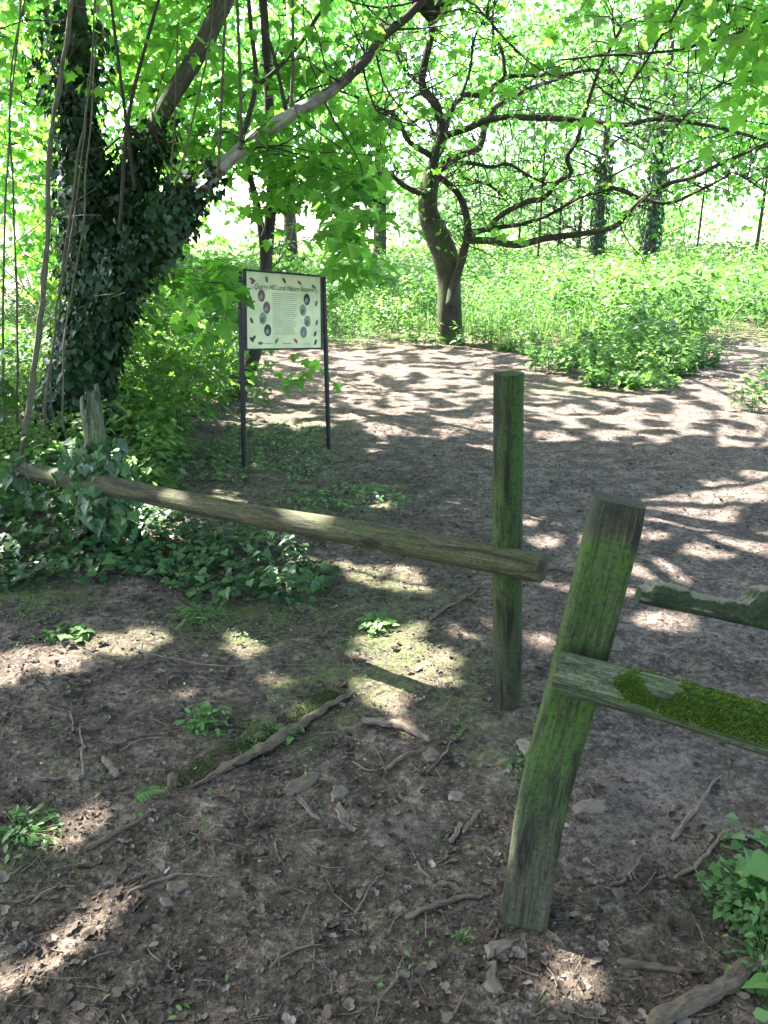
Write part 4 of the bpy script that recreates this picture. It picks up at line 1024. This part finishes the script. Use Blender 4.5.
for i, (px, py, r, h) in enumerate([(585, 376, .35, .38), (628, 378, .4, .42), (668, 372, .42, .45), (700, 366, .3, .34), (610, 386, .3, .2), (552, 370, .3, .36), (650, 388, .3, .18)]):
    clump(['leafy nettle clump nearest the round post on the far path edge', 'leafy nettle clump second in the row along the path edge', 'tallest nettle clump on the tongue between the paths', 'nettle clump at the right end of the tongue between the paths',
          'low weed clump in front of the nettle row', 'nettle clump behind the round post top, left end of the row', 'low weed clump at the right front of the nettle row'][i], px, py, r, h, 'nettle clumps on the path edge')
clump('green weed clump at the right frame edge beside the far path', 772, 410, .35, .45)
clump('leafy clump further up the right edge of the path', 792, 380, .35, .5)
herb('small rosette plant with yellowing leaves in the middle left soil', 203, 722, .085, .05, 70, .028, OVAL)
herb('grassy weed with rounded leaves near the bottom left edge', 22, 836, .10, .045, 80, .028, OVAL)

herb('pale leafy seedling in the left sun fleck', 66, 638, .08, .05, 34, .034, IVY)
herb('grass tuft at the edge of the ivy carpet', 200, 618, .11, .05, 60, .07, BLADE)
herb('pale crinkled weed left of the round post', 376, 628, .08, .045, 44, .034, IVY)
herb('small bright seedling beside the mossy log', 290, 735, .04, .03, 8, .03, IVY)
herb('dark seedling at the round post foot', 520, 768, .05, .03, 20, .03, OVAL)
herb('little green weed right of the round post foot line', 468, 732, .06, .025, 18, .028, OVAL)
herb('tiny clover by the leaning post foot', 464, 938, .03, .015, 10, .016, OVAL)
herb('sprawling ivy shoot with broad leaves at the lower right', 735, 838, .07, .05, 9, .038, IVY, M_HERB)
herb('leafy green plant at the right edge', 752, 905, .12, .09, 150, .024, IVY, M_HERB)
herb('low small-leaved plant in the lower right corner', 764, 962, .10, .06, 90, .024, OVAL, M_HERB)
herb('bright broad-leaved shoot at the right edge above the root', 775, 900, .08, .13, 14, .06, IVY, M_HERB)
herb('broad leaf plant in the bottom right corner', 775, 1005, .05, .06, 10, .05, IVY, M_HERB)
# fern frond
g = gnd(128, 806); ff = thing('fern_frond', 'single bright fern frond lying left of the cut stump', 'fern', g); L = Leaves(OVAL); T = Tubes()
g2 = gnd(166, 798); g2 = g2 + [0, 0, .03]; T.add([g, (g + g2) / 2 + [0, 0, .02], g2], .0015, .0006, sides=4, sub=3, cap=False)
for k in range(9):
    t = .25 + .75 * k / 8; p = g + (g2 - g) * t + [0, 0, .02 * math.sin(3.1 * t)]
    for sgn in (1, -1):
        dd = unit(g2 - g); sd_ = np.array([-dd[1], dd[0], 0]) * sgn; L.add(p, unit(dd * .5 + sd_), [0, 0, 1], .035 * (1.15 - t * .75))
L.build('leaflets', M_MEADOW, ff); T.build('stalk', M_HERB, ff)

# ------------------------------------------------------------------ sticks, roots, bark
def stick(label, pts, wpx, name='stick', cat='stick', mat=M_STICK, lift=0.0, taper=.5, group=None, bury=.0, rough=.15, kids=0):
    G = np.array([gnd(a, b) for a, b in pts]); G[:, 2] = fine(G[:, 0], G[:, 1])
    d = math.sqrt(G[0][0] ** 2 + G[0][1] ** 2 + 2.56); r = wpx / F * d / 2 * .78
    G[:, 2] += r * (1 - bury) + lift + rng.uniform(0, .004, len(G))
    G2 = catmull(G, 3); seg = np.linalg.norm(G[-1] - G[0]) / len(G2)
    G2[1:-1] += rng.normal(size=(len(G2) - 2, 3)) * [1, 1, .25] * min(seg * .11, r * .5 + .001); G = G2
    T = Tubes(); T.add(G, lambda t: r * (1 + (taper - 1) * t) * (.45 + .55 * min(1, t * 12 + .3, (1 - t) * 7 + (.8 if taper > .85 else 0))) * (1 + .12 * math.sin(t * 23 + wpx)), sides=12 if wpx > 5 else 7, sub=4, rough=rough * (2.2 if wpx < 12 else 1.2))
    for _ in range(kids):
        q = G[random.randint(1, len(G) - 1)]; a = random.uniform(0, 6.28); T.add([q, q + np.array([math.cos(a), math.sin(a), .1]) * .03, q + np.array([math.cos(a + .4), math.sin(a + .4), 0]) * .06], r * .4, r * .2, sides=5, sub=2)
    return tag(T.build(name, mat), label, cat, group)
stick('thick curved root crossing the bottom right corner', [(650, 1030), (690, 1008), (720, 992), (745, 975), (775, 968), (810, 960)], 20, 'tree_root', 'root', M_ROOT, bury=.5, taper=.9)
stick('half-buried root right of the leaning post foot', [(618, 962), (640, 966), (668, 970), (702, 974)], 10, 'tree_root', 'root', M_ROOT, bury=.45, taper=.5)
stick('crooked root running up to the leaning post foot', [(405, 921), (430, 912), (455, 900), (480, 896), (490, 892)], 7, 'tree_root', 'root', M_ROOT, bury=.2, taper=.8)
stick('dark stick under the broken rail at the right', [(674, 884), (692, 872), (706, 860), (718, 842), (732, 832)], 6, kids=1)
stick('long pale splintered branch on the right of the path', [(672, 842), (690, 818), (706, 795), (722, 775)], 6, kids=1)
stick('short thick stick with a pale broken end in the middle', [(362, 724), (380, 726), (398, 728), (415, 736), (430, 744)], 9, taper=.9)
stick('pale root arching left of the bark flakes end', [(385, 768), (400, 760), (412, 754), (426, 751)], 5, 'tree_root', 'root', M_STICK)
stick('long thin stick lying across the lower left soil', [(127, 892), (150, 884), (180, 878), (228, 877)], 4)
stick('curved twig pointing at the camera, lower left of centre', [(270, 970), (285, 957), (305, 948), (322, 945)], 4)
stick('dark twig in the middle foreground', [(355, 912), (364, 898), (375, 884), (384, 876)], 4)
stick('flat dark strip of wood left of the foreground', [(86, 848), (110, 836), (135, 825), (150, 815)], 7, mat=M_ROOT, bury=.5)
stick('upright pale reed stalk at the left', [(84, 782), (83, 760), (81, 730)], 3.5, lift=.012)
stick('second pale reed stalk left of the first', [(74, 735), (72, 722), (71, 706)], 2.5, lift=.01)
stick('dry twig angled by the left rosette plant', [(120, 752), (140, 742), (165, 738), (190, 740)], 2.5)
stick('short pale chip of wood at the left', [(104, 762), (110, 768), (117, 776)], 9, bury=.5, taper=1)
stick('pale flat splinter at the left edge of the soil', [(36, 778), (50, 778), (66, 776)], 6, bury=.5)
stick('short broken stick left of the leaning post', [(450, 842), (456, 835), (461, 826)], 6, taper=1)
stick('second short broken stick beside it', [(463, 834), (470, 824), (480, 814)], 5, taper=1)
stick('fallen twig in front of the round post', [(430, 770), (445, 752), (458, 738), (476, 722)], 3, kids=1)
stick('brown stick behind the rail end on the path', [(535, 572), (553, 570), (574, 576)], 6, mat=M_ROOT, bury=.3)
stick('dark root curving from under the rail to the post', [(430, 622), (448, 608), (465, 600), (485, 588)], 6, 'tree_root', 'root', M_ROOT, bury=.4)
stick('long dry twig between the ivy carpet and the mossy log', [(150, 655), (180, 662), (215, 668), (262, 668)], 2.5)
stick('thin twig left of the lower sun fleck', [(30, 905), (50, 890), (78, 884)], 3)
stick('thin twig in the bottom middle', [(380, 1000), (395, 985), (400, 965), (412, 950)], 3, kids=1)
stick('thin twig near the crooked root', [(430, 880), (420, 868), (412, 850)], 3)
stick('bent twig right of the leaning post', [(610, 888), (622, 884), (636, 868), (642, 856)], 4, kids=1)
stick('twig beyond the bark flakes towards the post', [(352, 760), (372, 768), (392, 764)], 3)
stick('stray stick at the far left of the foreground', [(-5, 905), (20, 900), (50, 893)], 5, mat=M_ROOT, bury=.4)

# mossy half-buried log holding the soil
G = np.array([gnd(a, b) for a, b in [(192, 790), (225, 772), (262, 750), (300, 728), (330, 708), (354, 694)]]); G[:, 2] += .012
lg = thing('mossy_log', 'split half-buried log edged with moss, running diagonally in the middle', 'log', G[0])
G2 = catmull(G, 5); G2[1:-1] += rng.normal(size=(len(G2) - 2, 3)) * [.004, .004, .002]
T = Tubes(); T.add(G2, lambda t: (.021 - .014 * abs(t - .45) * 1.6) * (.35 + .65 * min(1, t * 7)), sides=18, sub=3, rough=.55, flat=.7); T.build('log', M_ROOT, lg, False)
n = 9000; t = rng.random(n) ** .8 * .95; i = t * (len(G) - 1); i0 = np.minimum(i.astype(int), len(G) - 2); c = G[i0] + (G[i0 + 1] - G[i0]) * (i - i0)[:, None]
dl = unit(G[-1] - G[0]); sdv = np.array([-dl[1], dl[0], 0]); w = rng.random(n) ** 1.3 * .085 * (.5 + noise(t * 9, 0, 0, 3))
c = c + sdv * w[:, None]; kk = fbm(c[:, 0] * 14, c[:, 1] * 14, 0, 66, 3) > .43; c, w = c[kk], w[kk]; n = len(c); c[:, 2] = np.maximum(fine(c[:, 0], c[:, 1]) + .006, G[:, 2].mean() - 1) + .014 * np.exp(-w / .02)
moss_fur('moss', c, np.array([[0, 0, 1.]]).repeat(n, 0), .0048, lg, M_MOSSD)
# cut stump
g = gnd(173, 786); T = Tubes(); T.add([g - [0, 0, .03], g + [0, 0, .02], g + [.002, 0, .038]], .017, .015, sides=14, sub=3, rough=.1)
tag(T.build('cut_stump', M_ROOT), 'small cut sapling stump left of the mossy log end', 'stump')

def flake(label, pts, name='bark_flake', cat='bark'):
    """curled flake of bark from a ground outline"""
    G = np.array([gnd(a, b) for a, b in pts]); c = G.mean(0); rings = [c[None]]; N = len(G)
    dense = []
    for i in range(N):
        for f in (0, .33, .66): dense.append(G[i] * (1 - f) + G[(i + 1) % N] * f + rng.normal(size=3) * [.002, .002, 0])
    D_ = np.array(dense); k = len(D_); V = [c + [0, 0, .012]]
    for s_, hgt in ((.35, .013), (.7, .016), (1.0, .012)):
        P = c + (D_ - c) * s_; P[:, 2] = fine(P[:, 0], P[:, 1]) + hgt * (.15 + 1.0 * noise(P[:, 0] * 45, P[:, 1] * 45, 0, 3) ** 1.5) * (1 if s_ < 1 else .45); V += list(P)
    P = D_.copy(); P[:, 2] = fine(P[:, 0], P[:, 1]) + .001; V += list(P)
    V = np.array(V); tri = [[0, 1 + i, 1 + (i + 1) % k] for i in range(k)]; quad = [[1 + r * k + i, 1 + (r + 1) * k + i, 1 + (r + 1) * k + (i + 1) % k, 1 + r * k + (i + 1) % k] for r in range(3) for i in range(k)]
    return tag(mk(name, V, [np.array(tri), np.array(quad)], M_BARKPIECE, None, {'rnd': np.full(len(V), random.random())}, True), label, cat)
flake('large pale curled bark flake below the mossy log', [(281, 795), (292, 781), (312, 771), (320, 772), (316, 783), (300, 796), (288, 798)])
flake('narrow bark strip beside the large flake', [(294, 800), (300, 799), (318, 814), (322, 820), (312, 817)])
flake('upper of two pale flakes right of the large flake', [(329, 796), (334, 786), (343, 781), (349, 788), (345, 798), (334, 800)])
flake('lower of two pale flakes right of the large flake', [(334, 806), (340, 801), (349, 812), (349, 824), (341, 822)])
flake('pale bark flake beyond the short stick end', [(421, 752), (432, 748), (441, 754), (437, 762), (426, 761)])
flake('pale curled leaf beside the dark post foot', [(516, 742), (522, 740), (536, 748), (537, 758), (528, 762), (519, 752)], 'dead_leaf', 'leaf')
flake('pale bark strip under the leaning post foot', [(484, 948), (492, 940), (516, 938), (512, 948), (500, 952), (488, 960)])
flake('lower pale bark strip near the leaning post foot', [(488, 962), (498, 958), (497, 974), (506, 992), (494, 998), (484, 988)])
flake('pale chip of bark behind the leaning post', [(572, 808), (584, 800), (606, 800), (608, 812), (590, 816), (574, 818)])
flake('tan dead leaf left of the bottom centre', [(165, 884), (172, 880), (188, 882), (190, 888), (178, 893), (168, 892)], 'dead_leaf', 'leaf')
flake('small pale dead leaf below the tan leaf', [(160, 902), (168, 899), (175, 903), (172, 908), (162, 908)], 'dead_leaf', 'leaf')
flake('brown dead leaf right of the flakes', [(446, 798), (456, 794), (464, 798), (460, 806), (448, 804)], 'dead_leaf', 'leaf')
flake('pale dead leaf beside the right twig', [(612, 893), (620, 889), (626, 896), (618, 902)], 'dead_leaf', 'leaf')
flake('stone-grey chip on the path by the broken rail', [(602, 644), (612, 640), (624, 644), (622, 652), (608, 652)], 'stone', 'stone')

# ------------------------------------------------------------------ distant trees
def far_tree(label, px, Y, h, tr, crown, n, leaf=.3, mat=M_FARBLUE, name='distant_tree', lean=0, ivy=0, zb=2.0, group='trees beyond the glade', seed=1, thr=.45):
    x, y, z = ray(px, 225); b_ = np.array([x / y * Y, Y, 0]); b_[2] = hz(b_[0], Y)
    t_ = thing(name, label, 'tree', b_, group)
    T = Tubes(); tp_ = b_ + [lean, 0, h]; T.add([b_ - [0, 0, .2], b_ + [lean * .3, 0, h * .33], b_ + [lean * .7, 0, h * .7], tp_], tr, tr * .4, sides=10, sub=4, rough=.15); T.build('trunk', M_BARKD, t_)
    T = Tubes()
    for k in range(9):
        a = random.uniform(0, 6.28); z0 = random.uniform(zb, h * .8); q = b_ + [0, 0, z0]; l = crown * random.uniform(.5, .9)
        T.add([q, q + np.array([math.cos(a) * l * .5, math.sin(a) * l * .5, .2 * l]), q + np.array([math.cos(a) * l, math.sin(a) * l, .35 * l])], tr * .3, tr * .08, sides=5, sub=3)
    T.build('branches', M_BARKD, t_)
    L = Leaves(HEX); u = rand_unit(n * 3) * (rng.random((n * 3, 1)) ** .45)
    p = b_ + np.column_stack([u[:, 0] * crown, u[:, 1] * crown, zb + (h + 1.0 - zb) * (.5 + .5 * u[:, 2])])
    p = p[fbm(p[:, 0] * .7, p[:, 1] * .7, p[:, 2] * .7, seed, 3) > thr][:n]; m = len(p)
    L.add(p, unit(rand_unit(m)), rand_unit(m), leaf * rng.uniform(.6, 1.3, m)); L.build('crown', mat, t_)
    if ivy:
        L = Leaves(HEX); a = rng.uniform(0, 6.28, ivy); zz = rng.random(ivy) * h * .6; out = np.column_stack([np.cos(a), np.sin(a), 0 * a])
        L.add(b_ + out * (tr + .12 * rng.random(ivy))[:, None] + np.column_stack([lean * zz / h, 0 * zz, zz]), unit(out * .4 - [0, 0, 1]), out + rand_unit(ivy) * .6, .10 * rng.uniform(.6, 1.3, ivy)); L.build('ivy', M_IVY, t_)
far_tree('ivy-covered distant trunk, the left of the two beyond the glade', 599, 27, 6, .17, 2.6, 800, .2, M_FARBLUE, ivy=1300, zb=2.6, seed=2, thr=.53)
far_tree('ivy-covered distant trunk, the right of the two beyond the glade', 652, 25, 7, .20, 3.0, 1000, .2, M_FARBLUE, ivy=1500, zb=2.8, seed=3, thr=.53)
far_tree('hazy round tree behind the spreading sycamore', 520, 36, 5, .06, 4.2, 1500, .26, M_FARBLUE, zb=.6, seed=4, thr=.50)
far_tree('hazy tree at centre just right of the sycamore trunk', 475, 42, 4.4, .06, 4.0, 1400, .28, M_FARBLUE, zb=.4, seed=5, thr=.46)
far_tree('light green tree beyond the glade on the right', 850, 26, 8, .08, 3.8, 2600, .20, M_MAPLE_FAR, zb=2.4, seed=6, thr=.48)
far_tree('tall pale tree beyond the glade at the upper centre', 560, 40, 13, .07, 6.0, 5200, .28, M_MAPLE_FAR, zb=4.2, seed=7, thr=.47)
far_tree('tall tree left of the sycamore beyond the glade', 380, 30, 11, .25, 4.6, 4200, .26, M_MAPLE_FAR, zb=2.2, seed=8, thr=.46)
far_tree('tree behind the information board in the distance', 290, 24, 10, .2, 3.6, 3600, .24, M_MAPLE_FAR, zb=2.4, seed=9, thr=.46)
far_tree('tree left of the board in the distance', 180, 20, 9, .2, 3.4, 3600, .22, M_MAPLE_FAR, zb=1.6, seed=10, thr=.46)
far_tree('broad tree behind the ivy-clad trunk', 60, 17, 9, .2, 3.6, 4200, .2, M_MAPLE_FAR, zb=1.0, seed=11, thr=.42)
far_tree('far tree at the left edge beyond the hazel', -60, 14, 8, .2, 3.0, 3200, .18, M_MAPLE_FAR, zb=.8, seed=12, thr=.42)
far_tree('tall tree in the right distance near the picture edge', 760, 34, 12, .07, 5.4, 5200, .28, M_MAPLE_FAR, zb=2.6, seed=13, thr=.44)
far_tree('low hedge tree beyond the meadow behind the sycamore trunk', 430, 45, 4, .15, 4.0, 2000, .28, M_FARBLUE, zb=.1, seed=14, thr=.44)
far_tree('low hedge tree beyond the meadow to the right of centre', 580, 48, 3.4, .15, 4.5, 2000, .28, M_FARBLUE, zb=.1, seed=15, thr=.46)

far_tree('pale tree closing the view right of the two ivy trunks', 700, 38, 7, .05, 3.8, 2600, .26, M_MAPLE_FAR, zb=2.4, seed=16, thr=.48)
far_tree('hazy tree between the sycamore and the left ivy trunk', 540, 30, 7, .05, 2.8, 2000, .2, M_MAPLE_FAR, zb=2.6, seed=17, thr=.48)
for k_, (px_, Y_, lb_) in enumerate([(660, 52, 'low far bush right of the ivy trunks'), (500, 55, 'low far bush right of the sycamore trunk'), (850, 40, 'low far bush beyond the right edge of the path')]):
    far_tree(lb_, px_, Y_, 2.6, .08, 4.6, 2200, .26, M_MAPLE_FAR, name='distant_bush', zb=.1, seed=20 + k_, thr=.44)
for o in scene.objects:
    if o.parent is not None and o.name.split('.')[0] in ('twigs', 'stems', 'leaf_stalks', 'branches', 'upper_branches'): o['kind'] = 'stuff'

# ------------------------------------------------------------------ light, sky, camera
w = bpy.data.worlds.new('World'); scene.world = w; w.use_nodes = True; nt = w.node_tree; nt.nodes.clear()
sky = nt.nodes.new('ShaderNodeTexSky'); sky.sky_type = 'NISHITA'; sky.sun_disc = False
el = math.asin(SUN_DIR[2]); az = math.atan2(SUN_DIR[0], SUN_DIR[1])
sky.sun_elevation = el; sky.sun_rotation = az; sky.dust_density = 2.4; sky.air_density = .7; sky.ozone_density = .2
bg = nt.nodes.new('ShaderNodeBackground'); bg.inputs['Strength'].default_value = .15
ou = nt.nodes.new('ShaderNodeOutputWorld'); nt.links.new(sky.outputs[0], bg.inputs[0]); nt.links.new(bg.outputs[0], ou.inputs[0])
sl = bpy.data.lights.new('sun', 'SUN'); sl.energy = 5.0; sl.angle = R(.55); sl.color = (1, .93, .93)
so_ = bpy.data.objects.new('sun', sl); COL.objects.link(so_)
so_.rotation_euler = Vector(tuple(-SUN_DIR)).to_track_quat('-Z', 'Y').to_euler()
cam = bpy.data.cameras.new('camera'); cam.sensor_fit = 'VERTICAL'; cam.sensor_height = 24; cam.lens = 24 * F / 1024; cam.clip_start = .05; cam.clip_end = 2000
co_ = bpy.data.objects.new('camera', cam); COL.objects.link(co_); co_.location = (0, 0, H); co_.rotation_euler = (math.pi / 2 - PITCH, 0, 0); scene.camera = co_
scene.view_settings.view_transform = 'Standard'; scene.view_settings.look = 'None'; scene.view_settings.gamma = 1; scene.view_settings.exposure = 3.6
cy = scene.cycles; cy.max_bounces = 7; cy.diffuse_bounces = 4; cy.glossy_bounces = 2; cy.transmission_bounces = 4; cy.transparent_max_bounces = 4
cy.use_denoising = True; cy.sample_clamp_indirect = 8
try: cy.denoiser = 'OPENIMAGEDENOISE'; cy.denoising_input_passes = 'RGB_ALBEDO_NORMAL'
except Exception: pass
